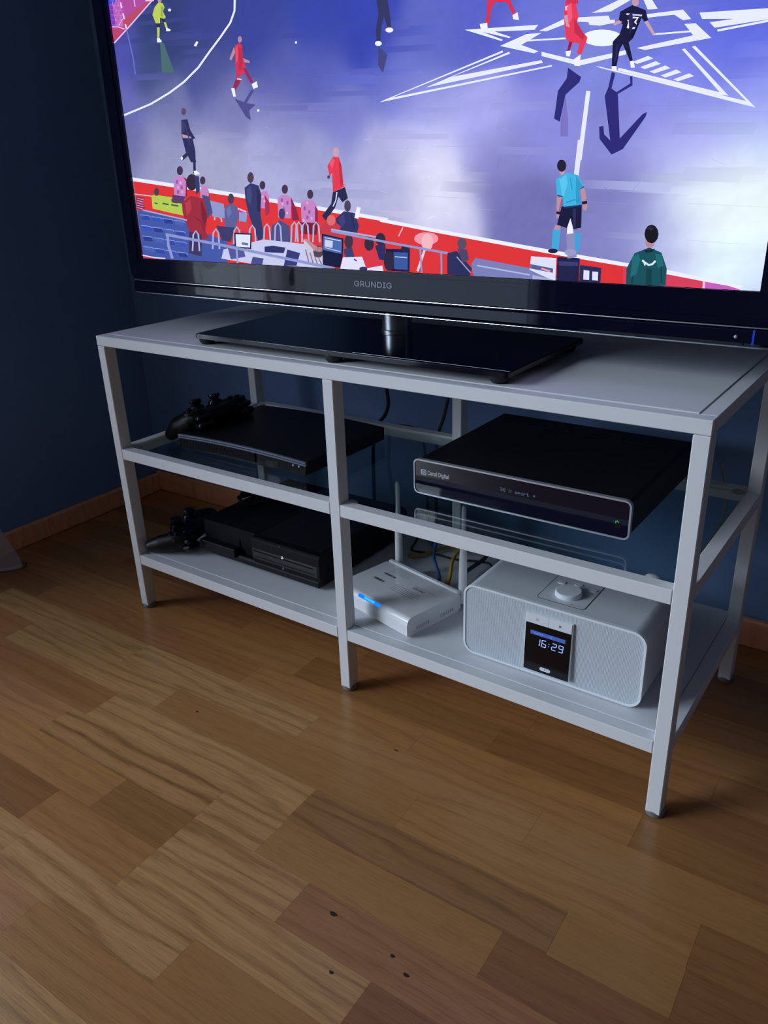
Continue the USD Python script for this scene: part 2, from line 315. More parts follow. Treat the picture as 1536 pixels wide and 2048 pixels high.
# ================================================================== the bench
BH, BD, LW, LD, TH, ZM, ZL, RH, ZB = .5235, .366, .0186, .0224, .0177, .3241, .1164, .0190, .0063
bench = Thing('tv_bench', 'white steel tube TV bench with a glass middle shelf, under the television', 'TV bench', (.5, BD / 2, 0))
def bp(n, m, mt=None, **k): return obj(n, m, mt or white, bench, world=True, **k)
def tub(*a): return bx(*a, .0009)
RT_ = BH - .0011                          # the boards stand a millimetre proud of the tubes
bp('top_frame', cat_([tub(0, 1, 0, LW, BH - TH, RT_), tub(0, 1, BD - LW, BD, BH - TH, RT_), tub(0, LW, LW, BD - LW, BH - TH, RT_), tub(1 - LW, 1, LW, BD - LW, BH - TH, RT_)]))
bp('top_panel', bx(LW + .0006, 1 - LW - .0006, LW + .0006, BD - LW - .0006, BH - TH + .002, BH - .0002, .0005), foil)
legx = ((0, LW), (.5 - LW / 2, .5 + LW / 2), (1 - LW, 1))
for x0, x1 in legx:
    for y0, y1 in ((0, LD), (BD - LD, BD)):
        lg = bp('leg', bx(x0, x1, y0, y1, ZB, BH - TH - .0006, .0011))
        gl = lathe([(0, 0), (.0105, 0), (.0122, .0012), (.0124, .0075), (.0108, .0092), (0, .0092)], 24)
        gl.apply_translation([(x0 + x1) / 2, (y0 + y1) / 2, .0002]); 
        q = gl.copy(); q.apply_translation(-bench.loc); obj('foot_glide', q, clear_foot, lg)
for z in (ZM, ZL - .0011):
    nm = 'shelf_rail'
    for y0 in (0, BD - LW):
        for a, b in ((LW, .5 - LW / 2), (.5 + LW / 2, 1 - LW)): bp(nm, tub(a + .0003, b - .0003, y0, y0 + LW, z - RH, z))
    for x0 in (0, 1 - LW): bp(nm, tub(x0, x0 + LW, LD + .0003, BD - LD - .0003, z - RH, z))
bp('bottom_panel', bx(LW + .0006, 1 - LW - .0006, LW + .0006, BD - LW - .0006, ZL - .012, ZL - .0003, .0005), foil)
GZ = ZM - .0024
gp = unary_union([sbox(LW + .001, LW + .001, 1 - LW - .001, BD - LW - .001)]).difference(unary_union([sbox(a - .001, y0 - .001, b + .001, y1 + .001) for a, b in legx for y0, y1 in ((0, LD), (BD - LD, BD))]))
bp('glass_shelf', flat(gp, GZ - .0044, .004), glass, smooth=False, label='clear glass middle shelf')
for x, y in ((LW + .010, LD + .006), (.5 + LW / 2 + .007, LW + .004), (1 - LW - .030, LW + .004), (.5 - LW / 2 - .007, LW + .004), (1 - LW - .012, BD - LW - .006), (LW + .012, BD - LW - .006)):
    bp('glass_pad', to_tm(m3.Manifold.sphere(1, 20).scale([.0085, .0055, .0040]).translate([x, y, GZ + .0002])), print_grey, smooth=40)

# ================================================================== the television
TVW = 1.018; TVA = -.0144; TILT = .0101
tv = Thing('television', 'large black flat-screen television showing an indoor football match, on the bench', 'television', (.493, .150, BH), TVA)
TX = np.array(tv.loc); ct, st_ = math.cos(TVA), math.sin(TVA)
P_S = np.array([(.493 - TX[0]) * ct + (.1269 - TX[1]) * st_, -(.493 - TX[0]) * st_ + (.1269 - TX[1]) * ct, .6332 - BH])    # middle of the screen's lower edge, in the set's own frame
RT = rot([1, 0, 0], -TILT)
def tp(name, m, mt, parent=None, **k):
    "a part of the set: x across, z up from the screen's lower edge, y back from the screen's plane"
    return obj(name, xf(m, RT, P_S), mt, parent or tv, **k)
OW, T0, T1, SH_ = .5455, -.0595, .612, .5726
tp('rear_shell', cat_([bx(-OW + .02, OW - .02, .020, .058, T0 + .012, T1 - .01, .01), bx(-.33, .33, .05, .092, .02, .47, .02)]), black_matte)
fo = rrect(2 * OW, T1 + .0360, .016, cx=0, cy=(T1 - .0360) / 2); fi = sbox(-TVW / 2 - .0004, -.0004, TVW / 2 + .0004, SH_ + .0004)
tp('bezel', cat_([face(fo.difference(fi), .020, .0235), face(rrect(2 * OW - .030, T1 + .021, .008, cy=(T1 - .036) / 2 + .001).difference(sbox(-TVW / 2 - .010, -.006, TVW / 2 + .010, SH_ + .01)), -.0035, .0012)]), black_gloss)
tp('lower_band', bx(-OW + .004, OW - .004, -.0042, .021, T0 + .002, -.0385, .003), black_gloss)
for z in (-.0375, -.0586): tp('silver_strip', tube([(-.5365, -.0032, z), (-.5, -.0044, z), (.5, -.0044, z), (.5365, -.0032, z)], .00105, 10, False), silver)
bk = tp('screen', bx(-TVW / 2, TVW / 2, .0006, .016, 0, SH_), navy_dark, smooth=False)
lg = text('GRUNDIG', .0074, .0006, True); lg.vertices[:, 0] *= .0667 / (lg.bounds[1][0] - lg.bounds[0][0]); lg.apply_translation([-.0333, -.0222, 0])
tp('logo', xf(lg, XZ, (0, -.0048, 0)), logo_grey)
tp('standby_light', bx(.5088, .5108, -.0050, -.003, -.0556, -.0402), led_blue)
tp('remote_sensor', to_tm(ball((.492, -.0042, -.0484), .0022, 16)), satin_silver)
# the picture on the screen: flat coloured shapes, traced in millimetres on the screen
COURT = "-502,347,4a4c9c -498,312,4e50ae -395,335,2c3a74 -428,291,3c4a7e -284,336,343c88 -294,273,464e92 -186,319,303e96 -77,313,2c3ca4 4,287,2c3cac -503,237,6a6cb4 -405,227,7074aa -270,219,7c7eb8 -155,255,5258a8 -82,249,545cb4 -161,199,8a8cc8 -51,199,7c80cc -492,173,6c6ea6 -415,177,9498c0 -291,151,a4a6cc -187,141,acaedc -90,139,a0a2d0 14,136,b0b0e0 46,92,b4b4dc 94,140,dcdcfa 101,92,e4e4fa 124,62,cdcdf0 86,197,a0a2e8 49,239,6c74cc 94,272,5a66c4 156,291,5660c8 166,176,a8a8ee 195,131,8484c4 224,80,6c6cae 239,46,7474b4 252,172,8e8ee0 343,142,8888d4 342,91,7c7cbc 341,37,8484c4 394,130,b6b8f0 435,90,dff0fe 461,90,f4ffff 488,75,f0ffff 474,30,e6ffff 420,39,cfd6fa 386,54,9ea2da 479,137,d4e2fe 437,162,a8acf6 387,188,8c90ec 443,220,6a74e0 463,243,5a66dc 365,254,6a74d8 252,266,6c74d8 486,181,96a0f4 509,12,d0dcfe -41,53,b0b0d8 -462,134,9a9cc4 -343,109,a4a4c8 302,228,8088dc -480,560,343c88 -200,560,2c3ca4 100,560,4a54b8 480,560,4c58cc"
PICTURE = """
b04a9e -5093,3899 -3997,3763 -5083,3292 -5091,3458
b84a66 -4804,3576 -4096,3770 -3997,3763 -4772,3424
bb4570 -5086,3517 -4735,3457 -5083,3292
7a3cc0 -5093,3899 -4991,3887 -4985,3522 -5086,3517
4048d8 -5093,3899 -4867,3871 -4869,3825 -5087,3825
d89af0 -4998,3882 -4973,3509 -4963,3509 -4988,3881
d89af0 -4959,3877 -4942,3506 -4932,3506 -4950,3877
d89af0 -4921,3872 -4911,3503 -4901,3502 -4911,3872
d89af0 -4883,3868 -4880,3499 -4871,3499 -4873,3867
d89af0 -4845,3863 -4850,3496 -4840,3496 -4835,3862
d89af0 -4807,3858 -4819,3493 -4809,3492 -4798,3858
d08ae8 -5070,3815 -4712,3751 -4711,3755 -5068,3819
d08ae8 -5069,3747 -4731,3691 -4729,3695 -5068,3751
d08ae8 -5069,3678 -4749,3631 -4748,3635 -5068,3682
d08ae8 -5069,3609 -4768,3570 -4767,3574 -5067,3613
d08ae8 -5068,3539 -4787,3508 -4786,3513 -5067,3544
e6c0ff -5078,3511 -4935,3493 -4780,3448 -4769,3460 -4927,3506 -5074,3525
f2d0ff -4812,3815 -4798,3735 -4760,3736 -4775,3815
f2d0ff -4786,3666 -4771,3586 -4733,3586 -4748,3666
f2d0ff -4764,3516 -4749,3456 -4711,3457 -4726,3517
d8b4f0 -4904,3507 -4784,3592 -4803,3600 -4922,3515
f0c8f8 -4200,3754 -4003,3735 -4000,3752 -4198,3771
e0b0ff -4476,3816 -4471,3718 -4443,3717 -4449,3815
d6c8ff -5072,3285 -4653,3464 -4006,3753 -4026,3767 -4674,3478 -5094,3300
6a74c8 -4743,3440 -4706,3229 -4673,3037 -4675,2820 -4645,2819 -4644,3037 -4677,3229 -4714,3441
e8ecff -2318,3567 -2346,3415 -2447,3286 -2674,3132 -2930,2973 -3196,2797 -3551,2633 -3911,2512 -4375,2391 -5085,2272 -5071,2244 -4359,2365 -3890,2488 -3525,2611 -3166,2777 -2899,2955 -2643,3114 -2413,3271 -2308,3406 -2279,3561
e8ecff 2992,2031 2939,1338 2991,1330 3042,2022
e4e6ff 2931,1544 2906,1149 2860,611 2923,604 2967,1142 2991,1535
e9eeff 1427,2779 2377,2725 2333,2681 1831,2718 2039,2643 2020,2633 1665,2733 1939,2626 1923,2613
e9eeff 168,2108 1937,2518 1947,2499 298,2129
e9eeff 168,2102 290,2138 2563,2317 2570,2302
e9eeff 873,2218 2019,2497 2039,2478 1257,2306 2436,2376 2454,2347
e9eeff 2390,2666 2700,2751 3188,2719 3211,2675 2980,2682 2776,2712 2482,2651
e9eeff 2966,2684 3036,2690 3261,2674 3263,2646 3097,2637 2982,2658
e9eeff 1902,2567 2235,2650 2422,2643 2177,2550 2394,2466 2339,2452
e9eeff 2176,2581 2714,2551 2712,2568 2174,2598
eef6ff 3359,2498 3345,2470 3299,2450 3228,2440 3142,2442 3054,2457 2977,2482 2925,2512 2905,2544 2920,2573 2969,2593 3042,2602 3129,2598 3215,2583 3289,2559 3340,2529
e9eeff 2432,2458 2877,2331 3411,2381 3415,2341 2895,2281 2434,2416
e9eeff 3682,2488 4073,2474 4069,2490 3679,2504
e9eeff 3995,2554 4107,2548 4277,2403 3616,2362 3519,2389 4095,2444
e9eeff 3556,2685 3967,2681 4058,2590 3978,2588 3883,2647 3559,2653
e9eeff 2997,2764 3339,2863 3460,2848 3212,2755
e9eeff 3540,2838 3625,2828 3709,2718 3605,2724
e9eeff 4133,2636 4827,2594 4840,2506 4298,2488 4243,2541 4469,2544 4165,2578
e9eeff 4331,2451 4845,2486 4838,2505 4325,2471
e9eeff 3085,2264 4689,1816 4095,2344 4127,2350 4786,1752 3130,2241
e9eeff 3343,2223 4422,1913 3996,2332 4026,2336 4513,1875 4413,1891 3332,2198
e9eeff 3491,2264 3653,2305 3710,2275 3542,2241
e9eeff 3578,2208 3739,2249 3795,2219 3629,2185
e9eeff 3685,2159 3844,2201 3899,2171 3735,2136
e9eeff 3806,2112 3963,2154 4018,2124 3856,2089
e9eeff 3942,2066 4096,2108 4150,2079 3991,2044
4a6a70 -3976,3186 -3893,3178 -3721,2760 -4016,2784
bcd05c -4075,3569 -4006,3655 -3902,3708 -3811,3683 -3781,3624 -3831,3583 -3777,3499 -3832,3475 -3908,3514 -3925,3433 -4017,3443 -4041,3489
b98a98 -3828,3722 -3837,3707 -3856,3698 -3879,3696 -3901,3703 -3915,3717 -3918,3733 -3908,3749 -3889,3758 -3866,3760 -3844,3753 -3830,3739
e8eaff -3642,3577 -3648,3568 -3663,3563 -3681,3563 -3699,3567 -3711,3576 -3714,3585 -3708,3594 -3693,3599 -3674,3599 -3657,3595 -3645,3586
bcd05c -4006,3394 -3943,3387 -3978,3242 -4028,3247
20264a -4016,3448 -3924,3437 -3935,3386 -4010,3394
eef0ff -4035,3253 -3980,3252 -3930,3203 -3950,3188 -4042,3198
20264a -3870,3498 -3806,3481 -3791,3430 -3842,3428
bcd05c -3839,3442 -3790,3437 -3759,3362 -3806,3358
eef0ff -3804,3367 -3701,3337 -3710,3314 -3805,3320
eef0ff -3231,3076 -3163,3126 -3122,3112 -3183,3057
eef0ff -1194,2912 -1197,2905 -1205,2900 -1215,2899 -1224,2902 -1231,2908 -1233,2916 -1229,2923 -1222,2928 -1212,2929 -1202,2926 -1195,2920
eef0ff -1989,2139 -1994,2131 -2004,2126 -2017,2125 -2029,2128 -2038,2134 -2040,2143 -2036,2151 -2026,2156 -2013,2157 -2000,2154 -1992,2148
4c4a8c -2479,2327 -2291,2267 -2116,2419 -2072,2393 -2237,2252 -2057,2217 -2194,2154 -2181,2022 -2279,2076 -2375,2201
b98a98 -2399,2976 -2375,2912 -2471,2814 -2513,2834
b98a98 -2243,2825 -2107,2776 -2110,2750 -2232,2769
d42c50 -2379,2988 -2283,3017 -2230,2978 -2233,2815 -2195,2714 -2224,2636 -2288,2623 -2392,2575 -2398,2743
b98a98 -2227,3054 -2235,3034 -2251,3021 -2272,3018 -2291,3025 -2304,3041 -2306,3062 -2298,3081 -2282,3094 -2261,3097 -2242,3090 -2230,3074
9a1c50 -2404,2593 -2294,2577 -2357,2502 -2437,2438 -2499,2457
9a1c50 -2252,2702 -2188,2683 -2068,2508 -2122,2489 -2207,2623
f0f0ff -2529,2461 -2460,2463 -2446,2349 -2498,2352
f0f0ff -2104,2483 -2002,2514 -1983,2437 -2079,2421
e8d0f0 -2395,2567 -2300,2551 -2294,2566 -2389,2583
2a2c5a -3688,2111 -3547,2113 -3504,1955 -3414,1841 -3471,1828 -3531,1872 -3504,1762 -3459,1656 -3453,1499 -3571,1502 -3671,1664 -3722,1901
5a4666 -3557,2220 -3569,2195 -3592,2178 -3621,2173 -3647,2181 -3663,2201 -3666,2226 -3654,2251 -3631,2268 -3602,2273 -3576,2265 -3560,2245
b898a8 -3711,1913 -3507,1865 -3511,1840 -3700,1858
2a2c5a -3637,1850 -3477,1843 -3441,1661 -3479,1373 -3545,1334 -3519,1532 -3586,1613 -3760,1535 -3796,1578 -3591,1679
f0f0ff -3530,1374 -3465,1378 -3380,1328 -3519,1315
f0f0ff -3750,1566 -3756,1553 -3767,1544 -3781,1540 -3793,1544 -3801,1554 -3802,1568 -3796,1581 -3785,1590 -3771,1593 -3759,1589 -3751,1579
2a2c5a 147,3278 314,3257 354,3062 373,2900 319,2895 262,3052 221,2960 199,2778 136,2784 134,2926 178,3083
f0f0ff 403,2886 394,2874 372,2866 341,2866 311,2873 288,2885 281,2899 289,2912 312,2919 343,2920 373,2913 395,2901
f0f0ff 222,2759 214,2746 194,2738 166,2737 139,2743 119,2755 112,2770 120,2783 140,2791 168,2792 195,2785 215,2773
40407e 166,2737 303,2625 227,2432 151,2528
d42c50 1722,3065 2029,3027 2031,2978 2100,2861 2062,2853 1967,2991 1822,3009 1775,2931 1753,2801 1697,2808 1723,2917
f2f2ff 1630,2815 1729,2816 1738,2758 1648,2760
f2f2ff 2052,2854 2115,2876 2137,2796 2064,2814
2c2878 2762,2273 2924,2169 2907,2121 2750,2008 2698,1739 2627,1774 2656,2053 2754,2170
7a74c4 2750,2008 2797,1764 2810,1583 2717,1587 2707,1743
e8385a 2685,2894 2796,2927 2848,2762 2837,2670 2968,2542 2955,2496 2908,2389 2857,2401 2879,2494 2805,2511 2767,2426 2742,2441 2755,2517 2712,2576 2677,2782
f4c8d8 2687,2863 2742,2868 2757,2824 2695,2822
d09ab0 2678,2777 2730,2781 2756,2660 2714,2674
7c1c58 2796,2520 2767,2426 2742,2445 2760,2523
f2f2ff 2721,2435 2787,2436 2776,2379 2734,2388
f2f2ff 2817,2346 2902,2387 2901,2276 2836,2286
2c2878 3271,2189 3311,2173 3282,2031 3342,1991 3488,2064 3476,2131 3504,2129 3512,2043 3358,1973 3420,1535 3650,1760 3695,1779 3686,1734 3465,1428 3340,1376 3188,1540 3172,1663 3221,1670 3237,1584 3313,1520 3211,1963 3246,2046
16163c 3315,2740 3440,2784 3584,2722 3620,2629 3581,2620 3548,2659 3477,2485 3432,2449 3495,2271 3462,2274 3370,2439 3341,2395 3317,2232 3266,2244 3257,2473 3328,2535 3353,2618 3303,2660
c49aa8 3507,2802 3504,2784 3492,2772 3473,2769 3454,2776 3439,2792 3432,2812 3435,2830 3448,2842 3466,2845 3485,2838 3500,2822
c8a0b0 3311,2663 3346,2641 3266,2618 3241,2644
c8a0b0 3579,2618 3615,2625 3713,2493 3681,2492
f4f4ff 3266,2244 3319,2239 3327,2191 3270,2201
f4f4ff 3462,2274 3501,2275 3523,2208 3479,2211
e8e8ff 3416,2636 3422,2678 3397,2584 3421,2575 3447,2675 3395,2651
e8e8ff 3452,2661 3501,2660 3471,2628 3498,2605 3492,2583 3439,2585 3443,2567 3504,2566 3519,2606 3493,2624 3519,2667 3450,2679
c8c8f0 3383,2702 3551,2669 3552,2685 3383,2718
2a2c5a 130,3238 121,3418 192,3481 306,3466 363,3386 343,3211
5a4666 307,3512 299,3490 279,3475 253,3473 227,3483 208,3502 201,3526 209,3548 229,3563 256,3565 282,3555 301,3536
d42c50 1723,3060 1686,3217 1765,3278 1926,3256 2040,3146 2036,3021
b98a98 1899,3303 1893,3281 1878,3267 1855,3264 1833,3273 1816,3292 1809,3315 1814,3337 1830,3352 1852,3355 1875,3345 1892,3326
b98a98 1686,3217 1719,3203 1646,3100 1612,3119
d42c50 2691,2888 2706,2966 2772,2980 2824,2932 2840,2870
b98a98 2804,3008 2801,2989 2788,2977 2769,2974 2750,2981 2735,2998 2729,3018 2732,3037 2745,3050 2764,3053 2783,3045 2798,3029
e8ecff -5086,1312 -3380,1126 -1670,933 255,696 253,634 -1676,867 -3393,1050 -5075,1234
eef0ff -415,767 1038,567 2703,347 4087,177 4908,46 4883,9 4093,124 2707,287 1038,505 -419,690
de3236 -5071,1252 -3390,1067 -1675,878 118,663 94,-55 -2153,-17 -5087,-36
de3236 -627,751 1038,520 2706,300 3653,188 3657,-35 1489,-20 -676,-38
d8405a 3583,199 4093,130 4543,67 4538,-10 3604,-21
c860c0 4506,72 4760,39 4883,9 4874,-10 4516,-11
f0c8f0 4490,75 4495,-12 4519,-12 4515,74
f49aae 1069,448 1051,413 997,384 920,366 833,364 755,378 700,405 681,440 701,476 756,505 834,522 921,523 998,509 1051,482
f6b8c4 983,402 974,355 948,315 911,293 870,292 832,312 807,350 798,398 807,447 834,485 871,507 912,508 949,487 974,450
f0d0e8 835,311 715,25 751,17 871,303
f0b0b8 494,581 419,469 437,462 511,575
d04848 -5087,1053 -3805,931 -3810,903 -5094,1024
d8c8f0 -5091,1043 -3805,938 -3800,951 -5085,1057
4458a8 -5074,791 -4620,762 -3769,638 -3490,473 -2918,317 -2971,-48 -5083,25
3448a8 -4992,717 -4762,701 -4748,631 -4970,641
7c92dc -5015,710 -4776,694 -4748,672 -4729,683 -4768,708 -5009,725
3a52b8 -4697,690 -4472,673 -4458,604 -4675,614
7c92dc -4720,682 -4486,666 -4458,645 -4440,656 -4478,680 -4714,697
2c3c90 -4409,662 -4189,647 -4175,578 -4387,587
7c92dc -4431,655 -4202,639 -4175,619 -4157,629 -4194,653 -4425,669
4a62b0 -4127,636 -3912,620 -3897,552 -4104,562
7c92dc -4148,628 -3924,613 -3898,593 -3880,603 -3917,627 -4142,643
3a52b8 -5001,546 -4770,531 -4756,460 -4979,469
7c92dc -5024,538 -4784,524 -4756,502 -4736,513 -4775,538 -5018,553
2c3c90 -4705,520 -4479,505 -4465,435 -4682,444
7c92dc -4727,512 -4492,498 -4464,477 -4446,487 -4484,512 -4721,527
4a62b0 -4415,494 -4194,480 -4179,411 -4392,419
7c92dc -4437,487 -4207,473 -4180,452 -4161,462 -4199,487 -4431,501
3448a8 -4131,469 -3915,455 -3900,387 -4109,395
7c92dc -4152,462 -3928,448 -3901,428 -3883,438 -3920,462 -4147,476
2c3c90 -5010,373 -4778,359 -4764,288 -4988,295
7c92dc -5034,365 -4792,352 -4764,330 -4744,341 -4783,366 -5027,380
4a62b0 -4712,348 -4485,335 -4471,265 -4690,272
7c92dc -4735,341 -4499,328 -4471,307 -4452,318 -4490,342 -4729,356
3448a8 -4421,325 -4198,312 -4184,242 -4398,249
7c92dc -4443,317 -4212,304 -4184,284 -4166,294 -4204,319 -4437,332
3a52b8 -4136,301 -3918,289 -3903,220 -4113,226
7c92dc -4157,294 -3931,282 -3904,261 -3886,272 -3923,296 -4151,308
4a62b0 -5020,198 -4786,186 -4772,114 -4997,119
7c92dc -5043,190 -4800,178 -4771,157 -4752,168 -4791,193 -5037,205
3448a8 -4720,175 -4491,163 -4477,92 -4697,98
7c92dc -4743,167 -4505,156 -4477,135 -4458,146 -4497,171 -4736,182
3a52b8 -4427,153 -4203,142 -4189,71 -4404,77
7c92dc -4449,145 -4217,134 -4189,113 -4170,124 -4208,149 -4443,160
2c3c90 -4140,132 -3921,121 -3907,51 -4117,56
7c92dc -4162,124 -3935,113 -3907,93 -3889,103 -3927,128 -4156,139
d8dcff -5094,39 -4782,9 -4492,4 -4485,25 -4772,30 -5082,60
8a2c58 -5048,1009 -4881,994 -4863,791 -5069,811
e0b8e0 -5027,982 -4869,952 -4863,960 -5021,990
e0b8e0 -5036,944 -4877,914 -4871,923 -5030,953
e0b8e0 -5045,906 -4885,877 -4879,885 -5039,915
e0b8e0 -5053,869 -4894,839 -4888,847 -5047,877
e0b8e0 -5062,831 -4902,801 -4896,810 -5056,839
b4cc54 -4641,1020 -4562,1034 -3879,967 -3847,705 -4156,743 -4656,817
503c50 -4432,1075 -4447,1044 -4475,1022 -4510,1014 -4541,1022 -4560,1045 -4562,1077 -4547,1107 -4518,1130 -4484,1138 -4453,1129 -4434,1106
445a3c -4595,898 -4513,883 -4502,900 -4584,914
445a3c -4385,886 -4236,868 -4225,890 -4374,908
445a3c -4172,865 -3994,845 -3984,867 -4162,887
3c5038 -4155,957 -4134,909 -4005,894 -3970,958 -4005,961 -4018,914 -4110,928 -4119,964
8c2444 -3804,1300 -3711,1257 -3749,999 -3842,972
c684c4 -4031,1255 -3925,1308 -3799,1300 -3734,1223 -3795,978 -4066,991
42304e -3779,1385 -3795,1351 -3827,1327 -3866,1319 -3902,1329 -3925,1354 -3928,1389 -3912,1423 -3879,1447 -3841,1455 -3805,1445 -3783,1420
5c3a6a -4100,1030 -3793,1000 -3857,889 -4145,918
941c3c -3316,1130 -3224,1049 -3222,928 -3305,942
c684c4 -3425,1099 -3350,1152 -3263,1145 -3220,1070 -3249,963 -3435,975
42304e -3278,1231 -3292,1201 -3318,1180 -3351,1172 -3382,1181 -3401,1203 -3405,1233 -3391,1263 -3364,1284 -3331,1291 -3301,1283 -3282,1261
b0b8e0 -3145,642 -3102,801 -3031,774 -3015,615 -2982,619 -3000,784 -3129,812 -3179,644
b0b8e0 -3015,670 -2973,828 -2903,801 -2886,643 -2853,647 -2872,811 -3000,839 -3048,672
9098cc -3241,941 -2917,886 -2907,672 -3196,697
484c80 -3397,1024 -3232,995 -3187,752 -3328,669
9c2a3e -3898,912 -3659,1009 -3356,964 -3315,697 -3403,474 -3326,364 -3512,343 -3800,468 -3901,750
33263e -3465,1207 -3493,1146 -3550,1101 -3619,1085 -3684,1103 -3725,1149 -3732,1212 -3703,1273 -3645,1317 -3576,1332 -3512,1315 -3472,1269
34386e -3520,1307 -3416,1292 -3431,1078 -3526,1025
403464 -3800,468 -3499,417 -3557,74 -3862,122
5a609a -2905,828 -2752,897 -2612,833 -2610,700 -2717,512 -2940,563
4a3a56 -2675,959 -2689,921 -2718,893 -2754,883 -2787,894 -2808,922 -2812,960 -2797,998 -2768,1026 -2732,1036 -2699,1025 -2678,997
c8c0e8 -2622,809 -2438,756 -2422,778 -2605,831
3a3a6c -3133,561 -2721,538 -2835,318 -3040,342
8e9ad4 -2589,767 -2412,754 -2449,622 -2607,634
d83c48 -2649,620 -2390,622 -2427,489 -2709,485
c684c4 -2102,1017 -2037,1067 -1960,1061 -1919,990 -1949,812 -2115,822
42304e -1984,1142 -1996,1112 -2020,1090 -2051,1082 -2081,1091 -2100,1113 -2105,1144 -2093,1174 -2068,1196 -2037,1203 -2008,1195 -1989,1172
a82c54 -2014,1011 -1932,909 -1941,755 -2031,703
33366a -2424,1113 -2288,1177 -2124,1139 -2082,1012 -2132,755 -2095,414 -2221,332 -2372,702 -2428,937
4c3a50 -2209,1252 -2223,1214 -2252,1187 -2288,1177 -2321,1188 -2343,1216 -2347,1255 -2333,1292 -2304,1319 -2269,1329 -2236,1318 -2214,1290
c684c4 -1755,958 -1662,1008 -1546,1002 -1481,932 -1519,681 -1769,689
42304e -1535,1081 -1546,1050 -1571,1027 -1603,1019 -1633,1027 -1653,1051 -1658,1083 -1647,1114 -1622,1137 -1590,1145 -1560,1136 -1540,1113
8e1c48 -1491,982 -1392,807 -1352,656 -1486,655
c684c4 -1301,886 -1200,935 -1072,930 -998,861 -1033,614 -1308,622
42304e -1052,1007 -1062,976 -1086,954 -1116,946 -1145,954 -1164,977 -1170,1008 -1159,1039 -1136,1062 -1106,1070 -1077,1061 -1057,1038
8e1c48 -1029,856 -985,807 -1000,610 -1049,609
7c1838 -1354,631 -999,622 -1032,459 -1351,466
9a58a8 -1644,933 -1654,911 -1673,903 -1690,912 -1695,933 -1686,954 -1667,963 -1649,954
9a58a8 -1539,895 -1548,873 -1567,865 -1584,874 -1590,895 -1580,916 -1561,925 -1544,916
9a58a8 -1207,819 -1216,798 -1234,790 -1251,798 -1256,819 -1247,840 -1229,849 -1212,840
9a58a8 -1123,770 -1132,749 -1150,740 -1167,749 -1172,770 -1163,791 -1145,800 -1129,791
9a58a8 -1620,807 -1630,785 -1649,776 -1666,785 -1672,807 -1662,828 -1643,837 -1626,828
9a58a8 -1164,695 -1173,674 -1191,665 -1208,674 -1214,695 -1205,716 -1186,725 -1170,716
9a58a8 -3920,1220 -3934,1197 -3957,1188 -3978,1198 -3982,1221 -3969,1244 -3945,1254 -3925,1244
9a58a8 -3825,1137 -3838,1114 -3862,1105 -3882,1115 -3887,1138 -3873,1161 -3850,1170 -3830,1160
9a58a8 -3926,1070 -3940,1046 -3964,1037 -3984,1047 -3989,1070 -3975,1094 -3951,1103 -3931,1093
3c3a6a -1623,743 -1636,705 -1663,677 -1697,667 -1729,677 -1751,705 -1756,743 -1743,781 -1716,809 -1681,819 -1649,809 -1628,781
4c4c84 -1912,574 -1735,654 -1559,578 -1544,347 -1957,338
e8364e -762,1373 -655,1486 -552,1475 -510,1371 -491,1138 -464,1103 -685,1032 -685,1282 -731,1236
c8a0b4 -542,1541 -551,1512 -574,1491 -603,1484 -632,1493 -652,1515 -658,1545 -648,1575 -626,1596 -596,1602 -567,1593 -548,1571
c898a8 -437,1119 -441,1107 -451,1099 -465,1096 -477,1099 -486,1108 -489,1120 -485,1131 -475,1140 -462,1143 -449,1139 -440,1130
40406a -725,1229 -729,1218 -740,1209 -753,1206 -766,1210 -775,1219 -778,1230 -774,1242 -763,1250 -750,1253 -737,1250 -728,1241
22244c -685,1032 -465,1096 -421,950 -522,898 -589,974 -658,831 -845,655 -909,719 -728,880
c8c8e8 -623,1035 -650,929 -708,847 -687,840 -628,925 -601,1033
2e3066 -661,681 -502,783 -308,760 -245,593 -282,491 -618,515
4a3e58 -374,850 -384,812 -407,784 -437,774 -466,784 -486,812 -492,850 -482,888 -458,916 -429,926 -400,916 -380,888
eef0ff -268,841 -320,694 -251,683 -200,830
c43848 -936,585 -775,685 -580,589 -589,442 -945,461
e06a70 -662,662 -675,625 -707,598 -748,587 -788,597 -816,624 -824,660 -811,697 -779,724 -738,734 -698,725 -671,698
aab2de -1865,329 -1825,563 -1785,606 -1754,564 -1756,331 -1722,333 -1720,568 -1783,629 -1858,567 -1899,329
aab2de -1528,347 -1491,577 -1453,619 -1422,578 -1421,349 -1388,351 -1390,582 -1451,642 -1523,581 -1561,347
aab2de -1436,349 -1401,578 -1363,620 -1332,579 -1331,351 -1298,353 -1300,583 -1361,643 -1432,582 -1469,349
aab2de -1309,352 -1275,580 -1238,621 -1207,580 -1205,354 -1173,356 -1175,585 -1236,644 -1306,583 -1341,352
aab2de -1095,356 -1063,582 -1027,623 -997,583 -993,358 -961,360 -966,587 -1025,645 -1094,585 -1126,357
aab2de -2098,308 -2055,545 -2014,588 -1982,546 -1985,310 -1951,312 -1948,550 -2011,611 -2089,548 -2132,308
aab2de -2416,278 -2369,520 -2326,563 -2294,520 -2300,281 -2264,283 -2259,525 -2323,587 -2404,523 -2451,279
aab2de -2764,247 -2714,492 -2669,536 -2636,493 -2645,249 -2608,252 -2600,498 -2666,561 -2750,495 -2801,247
aab2de -3255,202 -3198,453 -3151,499 -3117,454 -3130,205 -3092,208 -3079,459 -3147,524 -3236,457 -3294,202
aab2de -3745,157 -3683,414 -3632,461 -3598,416 -3615,160 -3575,163 -3558,421 -3628,487 -3722,418 -3786,157
c8ccf0 -3018,203 -2107,374 -1291,327 -718,-1 -2153,-17 -3091,60
54589c -2926,261 -2588,324 -2536,106 -2872,54
